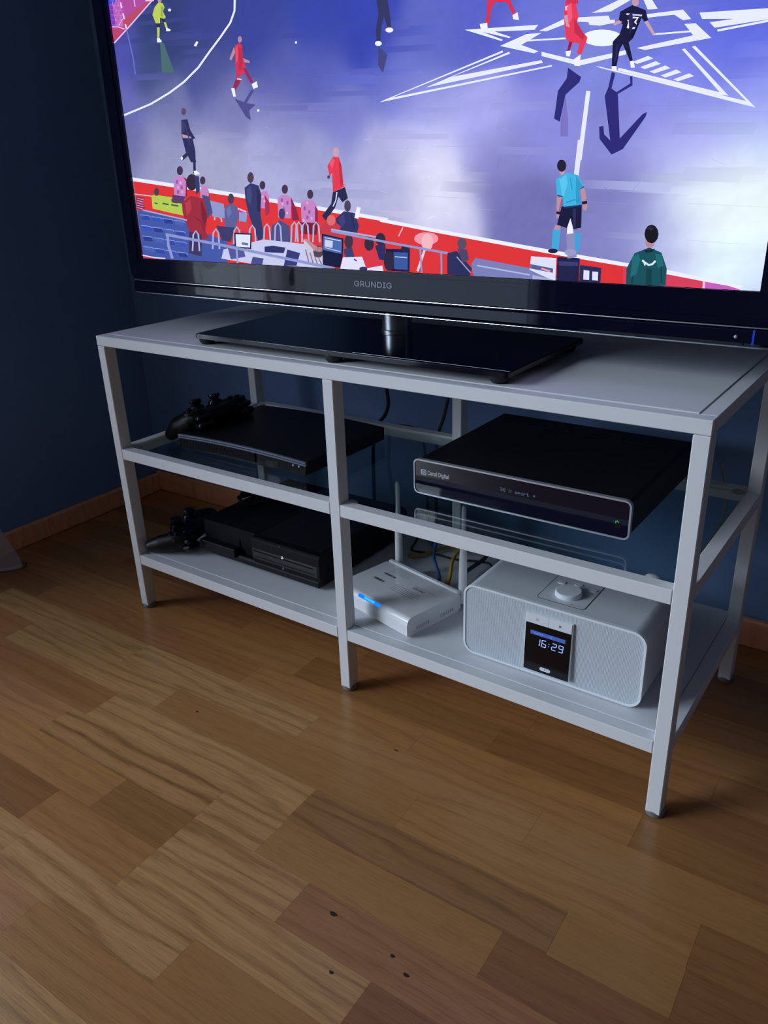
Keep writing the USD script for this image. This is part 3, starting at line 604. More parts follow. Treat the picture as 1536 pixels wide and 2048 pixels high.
2c3068 -2100,268 -1925,286 -1663,266 -1708,186 -2109,187
34387a -1628,240 -1375,195 -1465,9 -1727,-1
484c8c -2375,111 -2140,92 -2192,-19 -2429,-0
1c2250 -2740,462 -2355,458 -2392,225 -2755,238
dfe6ff -2711,441 -2386,436 -2418,246 -2724,255
6a78b0 -2588,324 -2449,313 -2454,278 -2594,286
cfc8de -1293,391 -1184,329 -915,158 -735,1 -1137,21 -1271,147
7c74a0 -1272,248 -1218,43 -1196,47 -1251,253
7c74a0 -1190,209 -1132,35 -1111,40 -1169,214
7c74a0 -1107,170 -1047,27 -1027,33 -1087,176
7c74a0 -1025,131 -963,20 -943,27 -1005,138
7c74a0 -943,92 -878,12 -860,21 -924,100
54424e -917,229 -933,185 -971,152 -1022,139 -1070,149 -1104,180 -1114,224 -1097,268 -1059,300 -1008,313 -960,303 -927,272
b88c98 -1292,404 -1214,392 -1011,283 -1085,230
a88090 -911,260 -924,242 -955,228 -998,222 -1040,225 -1070,238 -1080,255 -1067,273 -1035,287 -992,293 -951,289 -921,277
10143c -927,476 -530,419 -558,169 -621,11 -941,44
4a6cb0 -901,451 -557,403 -579,206 -922,254
c8d8ff -881,418 -587,379 -583,391 -876,430
b8c8f0 -891,280 -597,232 -592,244 -886,292
c8d4ee -877,399 -728,380 -741,284 -891,301
8e98d0 -4410,385 -3185,262 -1761,98 -725,-23 -712,16 -1745,138 -3166,304 -4389,429
8e98d0 -4386,414 -4396,221 -4332,13 -4262,28 -4325,231 -4315,419
9aa4d8 -2739,210 -2743,1 -2701,5 -2697,213
a8b0e0 -754,527 108,432 113,454 -748,549
a0aadc -4909,780 -3820,627 -3808,649 -4896,802
3a3c70 -538,270 -387,313 -341,176 -503,131
3e3048 -357,381 -370,333 -401,298 -441,284 -480,296 -508,330 -516,377 -502,425 -471,460 -431,473 -392,461 -365,428
d83446 -232,266 27,297 143,145 158,-3 -244,0
d03848 -185,369 -199,330 -233,300 -278,289 -322,298 -353,326 -363,365 -349,404 -315,434 -270,445 -226,435 -195,408
34283c 14,358 0,311 -33,276 -77,263 -120,274 -151,308 -160,354 -147,401 -113,435 -69,449 -26,437 4,404
2e2440 211,424 199,381 167,350 124,338 81,348 51,378 41,420 54,462 87,494 129,506 171,495 201,465
282c60 28,335 205,366 213,147 97,151
e0e2fa -555,161 -204,181 -138,25 145,75 167,-22 -620,-15
303468 -359,137 -308,111 -295,125 -347,151
303470 -118,18 -128,1 -156,-12 -192,-17 -229,-15 -255,-4 -265,12 -254,28 -226,41 -190,46 -153,44 -127,33
141a48 208,301 617,301 603,8 244,9
3858a0 345,259 583,259 574,34 349,36
a8bce8 362,191 567,186 568,201 364,206
2c2440 352,141 338,75 304,25 259,5 214,21 182,69 172,134 187,201 221,250 266,268 310,252 342,206
282444 613,312 603,289 576,272 540,265 504,270 477,286 468,308 478,331 505,348 541,355 577,350 603,334
8e98d0 -755,500 275,364 1216,255 1222,284 283,394 -744,531
8e98d0 1102,273 1107,-8 1134,-7 1129,275
8e98d0 769,315 790,4 818,7 797,318
2a2c5c 1210,269 1352,303 1584,93 1555,-3 1212,4
5a4a62 1500,396 1491,360 1466,333 1431,323 1396,332 1370,357 1360,393 1369,429 1394,456 1429,466 1464,457 1490,431
4c4468 1361,332 1505,325 1538,200 1443,160
9aa0d0 1347,225 1561,33 1574,43 1360,235
7a80ba 1574,147 1637,225 2425,127 2761,38 2773,-30 1612,-15
b4b8e4 1659,123 2408,41 2410,58 1662,141
dde0fa 2417,271 2754,258 2756,-14 2406,109
5a5c94 2410,178 2716,138 2719,87 2413,126
e8a0b0 2559,122 2677,93 2683,113 2565,142
1e2048 2765,275 3052,268 3058,-16 2772,-13
3a3c74 2787,225 3033,224 3036,178 2790,175
282c58 3061,192 3327,169 3327,-3 3064,-2
e0e4fa 3109,137 3183,130 3187,24 3114,27
e0e4fa 3219,125 3291,122 3296,23 3224,26
aab0dc 2448,51 2724,9 2727,-32 2451,-4
8c8cc0 2863,549 2964,570 3014,276 2897,259
9a9acc 3003,332 2995,312 2969,297 2932,290 2895,295 2867,308 2855,328 2864,348 2890,363 2927,370 2964,365 2992,352
f0f0ff 2868,688 2925,711 2951,544 2871,536
b890a4 2713,976 2788,954 2767,768 2778,710 2726,710
b890a4 2998,1036 3055,1041 3106,838 3091,794 3052,801
16163a 2784,839 3033,857 3044,610 2948,589 2903,711 2866,601 2738,638
40a8dc 2689,585 2786,587 2778,356 2687,367
40a0dc 2969,544 3045,552 3039,343 2988,342
b890a4 2715,638 2783,626 2786,580 2700,586
1a1a3e 2768,342 2760,329 2737,318 2705,314 2673,316 2648,325 2639,339 2647,352 2670,363 2702,367 2734,364 2758,355
16163a 2718,761 2771,748 2778,776 2725,789
16163a 3039,861 3099,870 3091,901 3031,892
3fb4e4 2692,1135 2825,1204 2963,1176 3043,1051 2989,1021 3026,851 2814,826 2788,954 2717,960
c49ca8 2799,1217 2796,1198 2785,1185 2769,1180 2752,1185 2739,1199 2734,1218 2737,1237 2748,1250 2764,1255 2781,1249 2794,1235
221c34 2813,1278 2807,1246 2788,1222 2759,1214 2730,1224 2707,1248 2697,1281 2703,1313 2722,1337 2751,1344 2780,1335 2803,1310
1c3a70 2720,954 2787,941 2789,953 2722,967
1c3a70 2992,1021 3050,1045 3043,1057 2985,1032
1c3070 2817,817 3028,842 3024,861 2812,836
17505c 3638,-13 3627,175 3706,343 3866,410 4009,358 4086,193 4094,4
b48a98 3920,461 3916,433 3899,412 3873,404 3846,411 3825,431 3815,459 3819,487 3836,507 3861,515 3888,508 3910,489
16141e 3955,554 3950,505 3925,468 3888,454 3847,466 3814,502 3798,551 3804,601 3829,637 3867,650 3907,638 3939,602
0e2c38 3810,377 3933,399 3904,361 3832,353
d8e8f0 3794,261 3831,237 3877,212 3925,221 3962,262 3944,277 3911,240 3881,233 3842,255 3807,279
d8e8f0 3806,268 3832,212 3847,218 3822,273
0e3844 3723,275 3697,17 3711,15 3736,273
0e3844 4004,283 4038,33 4051,34 4017,284
2f9ccc 2942,1170 3033,1051 2989,1021 3022,858 2965,851 2946,1021
5cc6ee 2736,1134 2819,1185 2841,1085 2805,960 2784,960
2a90c0 2839,874 2934,905 2997,895 2998,908 2931,918 2833,886
2c94c4 2867,1146 2897,1021 2908,1022 2878,1147
2a2a58 2924,817 2968,820 2975,615 2939,608
8a6480 2777,930 2749,783 2768,779 2795,926
206a74 3683,304 3746,344 3780,276 3749,115 3684,80
206a74 3939,344 4011,340 4050,223 3988,189
114048 3856,184 3923,180 3936,-4 3869,-8
2a2830 3813,604 3855,638 3896,620 3880,583
c02842 -553,1464 -510,1371 -491,1138 -543,1087 -551,1279
f4586c -720,1400 -657,1467 -626,1443 -672,1329
d83850 -656,1350 -614,1234 -640,1094 -623,1093 -598,1234 -640,1353
43467c -2376,1092 -2292,1142 -2270,1013 -2320,859 -2381,937
24264e -2165,1114 -2094,1012 -2138,768 -2190,781
7c1c30 -3428,942 -3319,724 -3398,558 -3457,668
b63a4c -3810,903 -3667,966 -3673,806 -3804,694
7a1e34 -3634,689 -3476,609 -3435,472 -3414,476 -3457,617 -3619,701
3c3e78 -607,686 -504,747 -477,639 -566,541
6c72ac -2867,806 -2765,859 -2748,753 -2845,672
1c1e40 -374,735 -325,543 -312,545 -361,737
c42848 2803,2744 2938,2565 2921,2519 2819,2601
f4587a 2714,2848 2764,2889 2785,2746 2743,2680
26265a 3408,2698 3447,2716 3474,2600 3439,2512
0c0c28 3510,2618 3545,2637 3479,2490 3453,2488
24245c 3305,2433 3336,2454 3317,2292 3298,2258
b82448 -2280,2956 -2237,2951 -2246,2775 -2290,2664 -2331,2691
e8506c -2360,2963 -2314,2981 -2330,2806 -2373,2764
98aa44 -3837,3658 -3787,3617 -3835,3583 -3826,3505 -3880,3527
3c3e70 -3613,2048 -3573,1918 -3542,1736 -3517,1738 -3548,1921 -3588,2051
3a3c6c -3672,2079 -3602,2090 -3619,1948 -3683,1925
dfa8dc -3839,1205 -3850,1188 -3870,1181 -3887,1189 -3892,1206 -3881,1223 -3861,1230 -3843,1223
dfa8dc -3909,1138 -3920,1121 -3940,1114 -3958,1121 -3962,1139 -3951,1156 -3931,1163 -3914,1156
dfa8dc -3820,1069 -3831,1051 -3851,1044 -3868,1052 -3873,1069 -3862,1086 -3842,1093 -3824,1086
dfa8dc -2032,986 -2041,970 -2058,963 -2073,970 -2078,986 -2069,1002 -2052,1009 -2037,1002
dfa8dc -2002,922 -2010,906 -2027,899 -2043,906 -2047,922 -2039,938 -2022,945 -2007,938
dfa8dc -1635,882 -1643,866 -1659,860 -1674,866 -1679,883 -1670,899 -1654,905 -1639,898
dfa8dc -1556,756 -1564,740 -1580,734 -1595,740 -1600,756 -1592,772 -1576,779 -1561,772
dfa8dc -1242,657 -1249,641 -1265,635 -1279,641 -1284,657 -1277,673 -1261,680 -1246,673
dfa8dc -1081,683 -1089,668 -1104,661 -1118,667 -1123,683 -1116,699 -1100,706 -1086,699
dfa8dc -1151,893 -1159,878 -1174,871 -1189,878 -1193,893 -1186,909 -1171,915 -1156,909
"""

def picture():
    cp = [c.split(',') for c in COURT.split()]; cx = np.array([[float(c[0]), float(c[1])] for c in cp]); cc = np.array([lin(c[2]) for c in cp])
    nx, ny = 254, 143; gx, gy = np.meshgrid(np.linspace(-509, 509, nx + 1), np.linspace(0, 572.6, ny + 1)); g = np.c_[gx.ravel(), gy.ravel()]
    d2 = ((g[:, None] - cx[None]) ** 2).sum(-1); w = np.exp(-d2 / (2 * 26. ** 2)) + 25. / (d2 + 700.) ** 1.5; col = (w[:, :, None] * cc[None] ** (1 / 2.2)).sum(1) / w.sum(1)[:, None]
    ph = np.c_[g[:, 0] * .008 + g[:, 1] * .003, g[:, 1] * .05 - g[:, 0] * .006, np.zeros(len(g))]
    t = meshkit.fbm(ph, 4, 3) - .5; t2 = meshkit.fbm(np.c_[g * .11, np.zeros(len(g))], 3, 9) - .5
    col = np.clip(col * (1 + .07 * t + .05 * t2)[:, None], 0, 1) ** 2.2
    V = [np.c_[g[:, 0], np.zeros(len(g)), g[:, 1]]]; C = [col]; F = []; i = np.arange((nx + 1) * ny).reshape(ny, nx + 1)[:, :nx].ravel()
    F.append(np.vstack([np.c_[i, i + 1, i + nx + 2], np.c_[i, i + nx + 2, i + nx + 1]])); n0 = len(g)
    frame = sbox(-509, 0, 509, 572.6)
    def court_at(q):
        j = min(max(int(round((q[0] + 509) / 1018 * nx)), 0), nx); i_ = min(max(int(round(q[1] / 572.6 * ny)), 0), ny); return C[0][i_ * (nx + 1) + j]
    rg = np.random.default_rng(11)
    for k in range(420):                # the boards of the court, and scuffs on them
        x, y = rg.uniform(-505, 480), rg.uniform(40, 560)
        if k < 130: L, w, sh, g = rg.uniform(40, 120), rg.uniform(5, 14), rg.uniform(-.6, -.2), rg.choice((.955, .97, 1.03, 1.05)); pg = [(x, y), (x + L, y - .05 * L), (x + L + sh * w, y - .05 * L - w), (x + sh * w, y - w)]
        elif k < 200: L, w, g = rg.uniform(30, 110), .5, rg.choice((.90, 1.08)); pg = [(x, y), (x + L, y - .05 * L), (x + L, y - .05 * L - w), (x, y - w)]
        else:
            a, L, w, g = rg.uniform(-.5, 1.3), rg.uniform(3, 16), rg.uniform(.4, .8), rg.choice((.84, 1.14, 1.2)); dx, dy = math.cos(a) * L, math.sin(a) * L; pg = [(x, y), (x + dx, y + dy), (x + dx - w * math.sin(a), y + dy + w * math.cos(a)), (x - w * math.sin(a), y + w * math.cos(a))]
        q = Polygon(pg).intersection(frame)
        if q.is_empty or q.geom_type != 'Polygon': continue
        pc = np.array(q.exterior.coords)[:-1]; v, f = trimesh.creation.triangulate_polygon(q, engine='earcut')
        V.append(np.c_[v[:, 0], np.full(len(v), -.004 - .0001 * k), v[:, 1]]); F.append(np.array(f) + n0); C.append(np.array([np.clip(court_at(u) * g, 0, 1) for u in v])); n0 += len(v)
    for k, ln in enumerate(PICTURE.strip().splitlines()):
        h, *pts = ln.split(); pg = Polygon([tuple(float(v) / 10 for v in p.split(',')) for p in pts]).buffer(0).intersection(frame)
        for q in getattr(pg, 'geoms', [pg]):
            if q.geom_type != 'Polygon' or q.area < 1: continue
            v, f = trimesh.creation.triangulate_polygon(q, engine='earcut'); V.append(np.c_[v[:, 0], np.full(len(v), -.06 - .0035 * k), v[:, 1]]); F.append(np.array(f) + n0); C.append(np.tile(lin(h), (len(v), 1))); n0 += len(v)
    V, C, F = np.vstack(V) / 1000, np.vstack(C), np.vstack(F)
    fn = np.cross(V[F[:, 1]] - V[F[:, 0]], V[F[:, 2]] - V[F[:, 0]])[:, 1]; F[fn > 0] = F[fn > 0][:, ::-1]
    return V, F, C
V, F, C = picture()
pm = usdkit.material(stage, '/World/Looks/screen_picture', {'a': ('attribute', dict(attribute='displayColor')), 'p': ('principled_bsdf', dict(base_color=(.004, .004, .006), roughness=.38, specular_ior_level=.06, emission_strength=1.0))},
                     [('a.color', 'p.emission_color')], 'p.BSDF')
pth = path_for('picture', str(bk.GetPath()))
me = usdkit.mesh(stage, pth, (V @ RT.T + P_S, F), pm)
pv = UsdGeom.PrimvarsAPI(me).CreatePrimvar('displayColor', Sdf.ValueTypeNames.Color3fArray, 'vertex'); pv.Set(Vt.Vec3fArray.FromNumpy(C.astype(np.float32)))
tag(me.GetPrim(), 'lit picture of a futsal match with players in red and black')
# stand
BZ0, BZ1 = .0105, .0170
base = Polygon([(.2225, .0205), (.7625, .0165), (.7605, .2480), (.2135, .2480)])
sp = base.buffer(-.006).buffer(.006)
def local(m):
    m = m.copy(); v = m.vertices - TX; m.vertices = np.c_[v[:, 0] * ct + v[:, 1] * st_, -v[:, 0] * st_ + v[:, 1] * ct, v[:, 2]]; return m
pl = obj('stand_base', local(cat_([flat(sp.buffer(-.0012), BH + BZ1 - .0006, .0006), flat(sp, BH + BZ0, BZ1 - BZ0 - .0006)])), black_base, tv)
obj('base_edge_line', local(bx(.5265, .7600, .0248, .0255, BH + BZ1, BH + BZ1 + .0002)), satin_silver, pl, smooth=False)
for x, y in ((.232, .038), (.49, .030), (.742, .034), (.235, .232), (.742, .232)):
    f = lathe([(0, 0), (.009, 0), (.0125, .0045), (.0135, .0105), (0, .0105)], 24); f.apply_translation([x, y, BH]); obj('stand_foot', local(f), rubber, pl)
nk = lathe([(0, BH + BZ1), (.0235, BH + BZ1), (.0235, BH + BZ1 + .003), (.0225, BH + BZ1 + .004), (.0225, BH + .090), (0, BH + .090)], 48); nk.apply_translation([.4925, .1800, 0])
obj('neck', local(nk), chrome, tv)

# ================================================================== set-top box on the glass
sx0, sx1, sy0, sy1, sz0, sz1 = .5853, .9025, .0800, .3440, GZ + .0112, .3855
stb = Thing('set_top_box', 'wide black set-top box with silver-edged front on the glass shelf', 'set-top box', ((sx0 + sx1) / 2, (sy0 + sy1) / 2, GZ))
def sp_(n, m, mt, par=None, **k): 
    return obj(n, m, mt, stb, world=True, **k) if par is None else obj(n, xf(m, None, -stb.loc), mt, par, **k)
scx, scz = (sx0 + sx1) / 2, (sz0 + sz1) / 2
fp = rrect(sx1 - sx0, sz1 - sz0, .0085, cx=scx, cy=scz)
sp_('case', cat_([face(fp.buffer(-.0016), sy1, sy1 - sy0 - .004)]), black_metal)
sp_('silver_edge', face(fp.difference(fp.buffer(-.0023)), sy0 + .0045, .0062), satin_silver)
pnl = sp_('front_panel', face(fp.buffer(-.0023), sy0 + .004, .0045), black_gloss)
for x in (sx0 + .03, sx1 - .03):
    for y in (sy0 + .03, sy1 - .03):
        f = lathe([(0, 0), (.011, 0), (.011, .0132), (0, .0132)], 20); f.apply_translation([x, y, GZ]); sp_('foot', f, rubber)
FY = sy0 - .0005
t = text('Canal Digital', .0060, .0003, True); t.vertices[:, 0] *= .0355 / (t.bounds[1][0]); sp_('brand_text', xf(t, XZ, (.6086, FY, .3640)), print_white, pnl)
r0 = rrect(.0095, .0082, .0024, cx=.6020, cy=.3668); ring = Point(.6026, .3668).buffer(.0031).difference(Point(.6026, .3668).buffer(.0021)); tri = Point(.6026, .3668).buffer(.0010)
sp_('brand_mark', face(r0.difference(unary_union([ring, tri])), FY, .0003), print_white, pnl)
DOTS = {'3': '1e01010e01011e', '8': '0e11110e11110e', 'V': '1111111111' + '0a04', 's': '00000f100e011e', 'p': '00001e111e1010', 'o': '00000e1111110e', 'r': '00001619101010', 't': '08081c0808090e'[:14], '+': '0004041f040400'}
def dots(s, x, z, p, d):
    o = []
    for ch in s:
        if ch != ' ':
            g = DOTS[ch]; rws = [int(g[2 * i:2 * i + 2], 16) for i in range(7)]
            for i, rw in enumerate(rws):
                for j in range(5):
                    if rw >> (4 - j) & 1: o.append(sbox(x + j * p, z - i * p, x + j * p + d, z - i * p + d))
        x += 6.05 * p
    return unary_union(o)
sp_('channel_display', face(dots('38 V sport +', .7236, .3675, .00072, .00058), FY, .0002), vfd, pnl, smooth=False)
def power_icon(x, z, r, w):
    a = Point(x, z).buffer(r).difference(Point(x, z).buffer(r - w)).difference(sbox(x - w * 1.3, z, x + w * 1.3, z + 2 * r)); return unary_union([a, sbox(x - w / 2, z - r * .1, x + w / 2, z + r * 1.15)])
sp_('power_light', face(power_icon(.8855, .3545, .0023, .0006), FY, .0002), green, pnl, smooth=False)
sp_('power_button', face(Point(.8870, .3500).buffer(.0040), FY, .0004), black_satin, pnl)
sp_('top_vents', cat_([bx(.66 + .017 * i, .672 + .017 * i, .300, .302, sz1 - .0019, sz1 - .0013) for i in range(12)]), rubber)

# ================================================================== slim disc player on the glass
dx0, dx1, dy0, dy1 = .1035, .3965, .0590, .2700
dp = Thing('disc_player', 'slim black disc player with ridged front on the left of the glass shelf', 'disc player', ((dx0 + dx1) / 2, (dy0 + dy1) / 2, GZ))
def dq(n, m, mt, par=None, **k): return obj(n, m, mt, dp, world=True, **k) if par is None else obj(n, xf(m, None, -dp.loc), mt, par, **k)
def arch(u): return .0042 * (1 - (2 * u - 1) ** 2)
DZ0, DZ1 = GZ + .0040, .3495
N = 40
prof = [(dx0 + (dx1 - dx0) * i / N, DZ1 + arch(i / N)) for i in range(N + 1)]
lower = [(dx1, DZ0 + .002), (dx1 - .004, DZ0), (dx0 + .004, DZ0), (dx0, DZ0 + .002)]
def offs(d): return [(x, z - d) for x, z in prof]
body = dq('case', face(Polygon(prof + lower), dy1, dy1 - dy0 - .0035), black_metal)
dq('top_lip', face(Polygon(offs(.0000) + offs(.0026)[::-1]), dy0 + .0035, .0040), mat('lip_grey_plastic', (.15, .17, .24), .34))
dq('top_lip', face(Polygon(offs(.0042) + offs(.0068)[::-1]), dy0 + .0035, .0034), mat('lip_grey_plastic_b', (.15, .17, .24), .34))
dq('front_recess', face(Polygon(offs(.0026) + offs(.0042)[::-1]), dy0 + .0040, .0012), rubber)
for k in range(9):
    a = .0076 + k * .0019; pp = [p for p in offs(a)]; q2 = [p for p in offs(a + .0012)]
    if min(z for _, z in q2) < DZ0 + .001: q2 = [(x, max(z, DZ0 + .0008)) for x, z in q2]; pp = [(x, max(z, DZ0 + .0010)) for x, z in pp]
    dq('front_ridge', face(Polygon([p for p in pp if p[0] < .292] + [p for p in q2 if p[0] < .292][::-1]).buffer(0), dy0 + .0035, .0028), black_matte)
rgt = [p for p in offs(.0074) if p[0] > .2935]
dq('front_cover', face(Polygon(rgt + [(dx1 - .003, DZ0 + .001), (rgt[0][0], DZ0 + .001)]), dy0 + .0035, .0024), black_matte)
dq('tray_flap', face(sbox(.312, DZ0 + .003, .338, DZ0 + .0150), dy0 + .0012, .0004), black_satin)
for x in (.3705, .3825):
    b = lathe([(0, 0), (.0019, 0), (.0019, .0010), (.0012, .0016), (0, .0016)], 20); dq('front_button', xf(b, XZ, (x, dy0 + .0012, .3405)), satin_silver)
for x in (dx0 + .02, dx1 - .02):
    for y in (dy0 + .025, dy1 - .025):
        f = lathe([(0, 0), (.008, 0), (.008, .0045), (0, .0045)], 20); f.apply_translation([x, y, GZ]); dq('foot', f, rubber)

# ================================================================== game console on the bottom shelf
cx0, cx1, cy0, cy1, cz0, cz1 = .1140, .4010, .0683, .3280, ZL + .0030, .1820
gc = Thing('game_console', 'black slim game console with lit symbol on the left of the bottom shelf', 'game console', ((cx0 + cx1) / 2, (cy0 + cy1) / 2, ZL))
def gq(n, m, mt, par=None, **k): return obj(n, m, mt, gc, world=True, **k) if par is None else obj(n, xf(m, None, -gc.loc), mt, par, **k)
notch = face(Polygon([(.2030, .1300), (.2480, .1370), (.2480, .175), (.2030, .170)]), cy0 + .03, .05)
def solid(m): return m3.Manifold(m3.Mesh(np.array(m.vertices, np.float32), np.array(m.faces, np.uint32)))
yz = [(cy0 + .004, cz0 + .013), (cy0 + .0012, cz0 + .020), (cy0, cz0 + .026), (cy0, cz1 - .0060), (cy0 + .0012, cz1 - .0022), (cy0 + .004, cz1), (cy1 - .010, cz1), (cy1, cz1 - .010), (cy1, cz0 + .016), (cy1 - .006, cz0 + .013)]
def side_prism(poly, x0, x1):      # polygon in y,z extruded along x
    return xf(prism(Polygon(poly), x1 - x0), np.array([[0, 0, 1], [1, 0, 0], [0, 1, 0]], float), (x0, 0, 0))
upper = solid(side_prism(yz, cx0, cx1)) - solid(bx(cx0 - .01, .2480, cy0 - .02, cy0 + .014, .1455, .30)) - solid(bx(.2030, .2480, cy0 - .01, cy0 + .016, .1290, .1600))
upper = upper - solid(bx(.2480, .3960, cy0 - .01, cy0 + .0016, .1420, .1628))
gq('upper_shell', to_tm(upper), black_matte)
gq('lower_shell', bx(cx0 + .022, cx1 - .004, cy0 + .003, cy1 - .004, cz0, cz0 + .014, .003), black_satin)
gq('front_wing', bx(cx0 + .003, .2028, cy0 - .0012, cy0 + .013, .1285, .1452, .0012), black_satin)
gq('top_inlay', bx(.253, cx1 - .006, cy0 + .02, cy1 - .02, cz1 - .0002, cz1 + .0005), black_satin)
gp_ = solid(bx(.2484, .3956, cy0 + .0002, cy0 + .004, .1424, .1624)) - solid(bx(.2520, .3880, cy0 - .01, cy0 + .0020, .1560, .1588)) - solid(bx(.2540, .3900, cy0 - .01, cy0 + .0018, .1462, .1476))
fpn = gq('disc_panel', to_tm(gp_), mat('console_gloss_panel', (.016, .018, .022), .22), smooth=20)
gq('disc_slot', bx(.2520, .3880, cy0 + .0017, cy0 + .0024, .1560, .1588), navy_dark, fpn)
# the small lit symbol: an upright letter shape over a lying one
s1 = unary_union([sbox(-.0006, -.0024, .0003, .0030), Polygon([(.0003, .0030), (.0016, .0024), (.0017, .0008), (.0003, .0012), (.0003, .0020), (.0009, .0018), (.0009, .0021), (.0003, .0024)])])
s2 = unary_union([Polygon([(-.0030, -.0017), (-.0008, -.0007), (-.0008, -.0013), (-.0018, -.0018), (-.0008, -.0020), (-.0008, -.0026), (-.0026, -.0022)]), Polygon([(.0005, -.0014), (.0026, -.0007), (.0030, -.0013), (.0005, -.0024), (.0005, -.0019), (.0016, -.0013), (.0005, -.0017)])])
sym = unary_union([s1, s2])
from shapely import affinity
gq('maker_symbol', face(affinity.translate(sym, .3190, .1603), cy0 + .0002, .0003), ps_led, fpn, smooth=False)
gq('status_light', face(affinity.translate(affinity.scale(sym, .8, .7), .3194, .1400), cy0 + .0002, .0003), print_white, fpn, smooth=False)
gq('status_light', bx(.3132, .3141, cy0 + .0002, cy0 + .0012, cz1 - .0022, cz1 - .0012), print_white, smooth=False)
for x in (cx0 + .05, cx1 - .03):
    for y in (cy0 + .03, cy1 - .03):
        f = lathe([(0, 0), (.009, 0), (.009, .0034), (0, .0034)], 20); f.apply_translation([x, y, ZL]); gq('foot', f, rubber)

# ================================================================== two game controllers
def controller(label, loc, rz, pitch, s, droop):
    t = Thing('game_controller', label, 'game controller', loc, rz, pitch, group=None)
    S = lambda m: (m.apply_scale(s), m)[1]
    A = m3.Manifold
    b = [A.batch_hull([ball((sx * .052, sy, .004), .0145, 28) for sx in (-1, 1) for sy in (-.008, .012)])]
    for sx in (-1, 1):
        b.append(A.batch_hull([ball((sx * .052 + .014 * math.cos(a), .001 + .014 * math.sin(a), .006), .0125, 20) for a in np.arange(8) * math.pi / 4]))
        b.append(bone((sx * .060, -.006, .002), .0200, (sx * .066, -.034, -.004), .0180, 28)); b.append(bone((sx * .066, -.034, -.004), .0180, (sx * .0720, -.056, -droop), .0125, 28))
        b.append(bone((sx * .024, -.022, .001), .0150, (sx * .052, -.004, .002), .0150, 24))
    man = A.batch_boolean(b, m3.OpType.Add).refine_to_length(.0035)
    bd = to_tm(man); trimesh.smoothing.filter_taubin(bd, iterations=14)
    obj('body', S(bd), black_satin, t, smooth=True)
    for sx in (-1, 1):
        w = lathe([(0, .0175), (.0205, .0172), (.0222, .0160), (.0225, .010), (0, .010)], 40); w.apply_translation([sx * .053, .001, .0035]); wp = obj('control_pad', S(w), black_satin, t)
        if sx < 0:
            for k in range(4):
                pd = prism(Polygon([(.0022, 0), (.0062, -.0036), (.0118, -.0036), (.0118, .0036), (.0062, .0036)]), .004); obj('direction_button', S(xf(xf(pd, rot([0, 0, 1], k * math.pi / 2)), None, (-.053, .001, .0205))), black_gloss, wp)
        else:
            for k in range(4):
                c = lathe([(0, .0052), (.0034, .0048), (.0045, .0036), (.0045, 0), (0, 0)], 24); c.apply_translation([.053 + .0125 * math.cos(k * math.pi / 2), .001 + .0125 * math.sin(k * math.pi / 2), .0203]); obj('action_button', S(c), black_gloss, wp)
        sk = lathe([(0, .0318), (.0085, .0328), (.0108, .0322), (.0118, .0296), (.0112, .0262), (.0085, .0242), (.0078, .0215), (.0125, .0205), (.0148, .0170), (.0154, .0080), (0, .0080)], 36); sk.apply_translation([sx * .0245, -.0225, .0035]); obj('thumb_stick', S(sk), black_gloss if sx < 0 else black_satin, t)
        for n, z, y, h in (('shoulder_button', .0065, .0260, .0058), ('trigger', -.0075, .0285, .0075)):
            sb = to_tm(A.batch_hull([ball((sx * .053 + dx, y, z), h, 18) for dx in (-.011, .011)] + [ball((sx * .053 + dx, y - .010, z), h * .9, 18) for dx in (-.011, .011)])); obj(n, S(sb), black_gloss, t, smooth=True)
    for x, y, w, h in ((-.013, .004, .0065, .0032), (.013, .004, .0065, .0032)): obj('menu_button', S(bx(x - w / 2, x + w / 2, y - h / 2, y + h / 2, .0170, .0198, .0008)), rubber, t)
    hb = lathe([(0, .0030), (.0052, .0026), (.0058, 0), (0, 0)], 24); hb.apply_translation([0, -.014, .0165]); obj('home_button', S(hb), black_gloss, t)
    return t
controller('black twin-stick game controller on the glass shelf, leaning on the disc player', (.1070, .1495, GZ + .0410), math.radians(-90), math.radians(10), .94, .0190)
controller('black twin-stick game controller on the bottom shelf, beside the game console', (.0625, .0985, ZL + .0220), math.radians(-73), math.radians(-1.5), .92, .0095)

# ================================================================== router
ra = math.atan2(.040 - .0703, .601 - .4666)
RTL = (.4445, .0665)                                   # its front left corner on the shelf
rt = Thing('router', 'white flat wireless router with blue light bar and two antennas on bottom shelf', 'router', (RTL[0], RTL[1], ZL), ra)
RW, RD, RHt = .1610, .1150, .0335
fcut = [(0, .004), (.0012, .0012), (.004, 0), (RD - .006, 0), (RD, .006), (RD, RHt - .006), (RD - .003, RHt - .0035), (.010, RHt - .0035), (.0045, RHt - .0055), (.0012, RHt - .010), (0, RHt - .016)]
obj('body', side_prism(fcut, 0, RW), router_side, rt, smooth=25)
shell = [(-.0012, .003), (-.0030, .0045), (-.0030, RHt - .014), (-.0022, RHt - .0075), (.0012, RHt - .0024), (.0070, RHt), (RD - .010, RHt), (RD - .0060, RHt - .0022), (RD - .0060, RHt - .0034), (.0072, RHt - .0034), (.0034, RHt - .0050), (.0008, RHt - .0095), (-.0002, RHt - .015), (-.0002, .003)]
cov = obj('top_cover', side_prism(shell, -.0015, RW + .0015), router_white, rt, smooth=35)
obj('rear_ridge', bx(0, RW, RD - .0075, RD + .0005, RHt - .0040, RHt + .0022, .0015), router_side, rt)
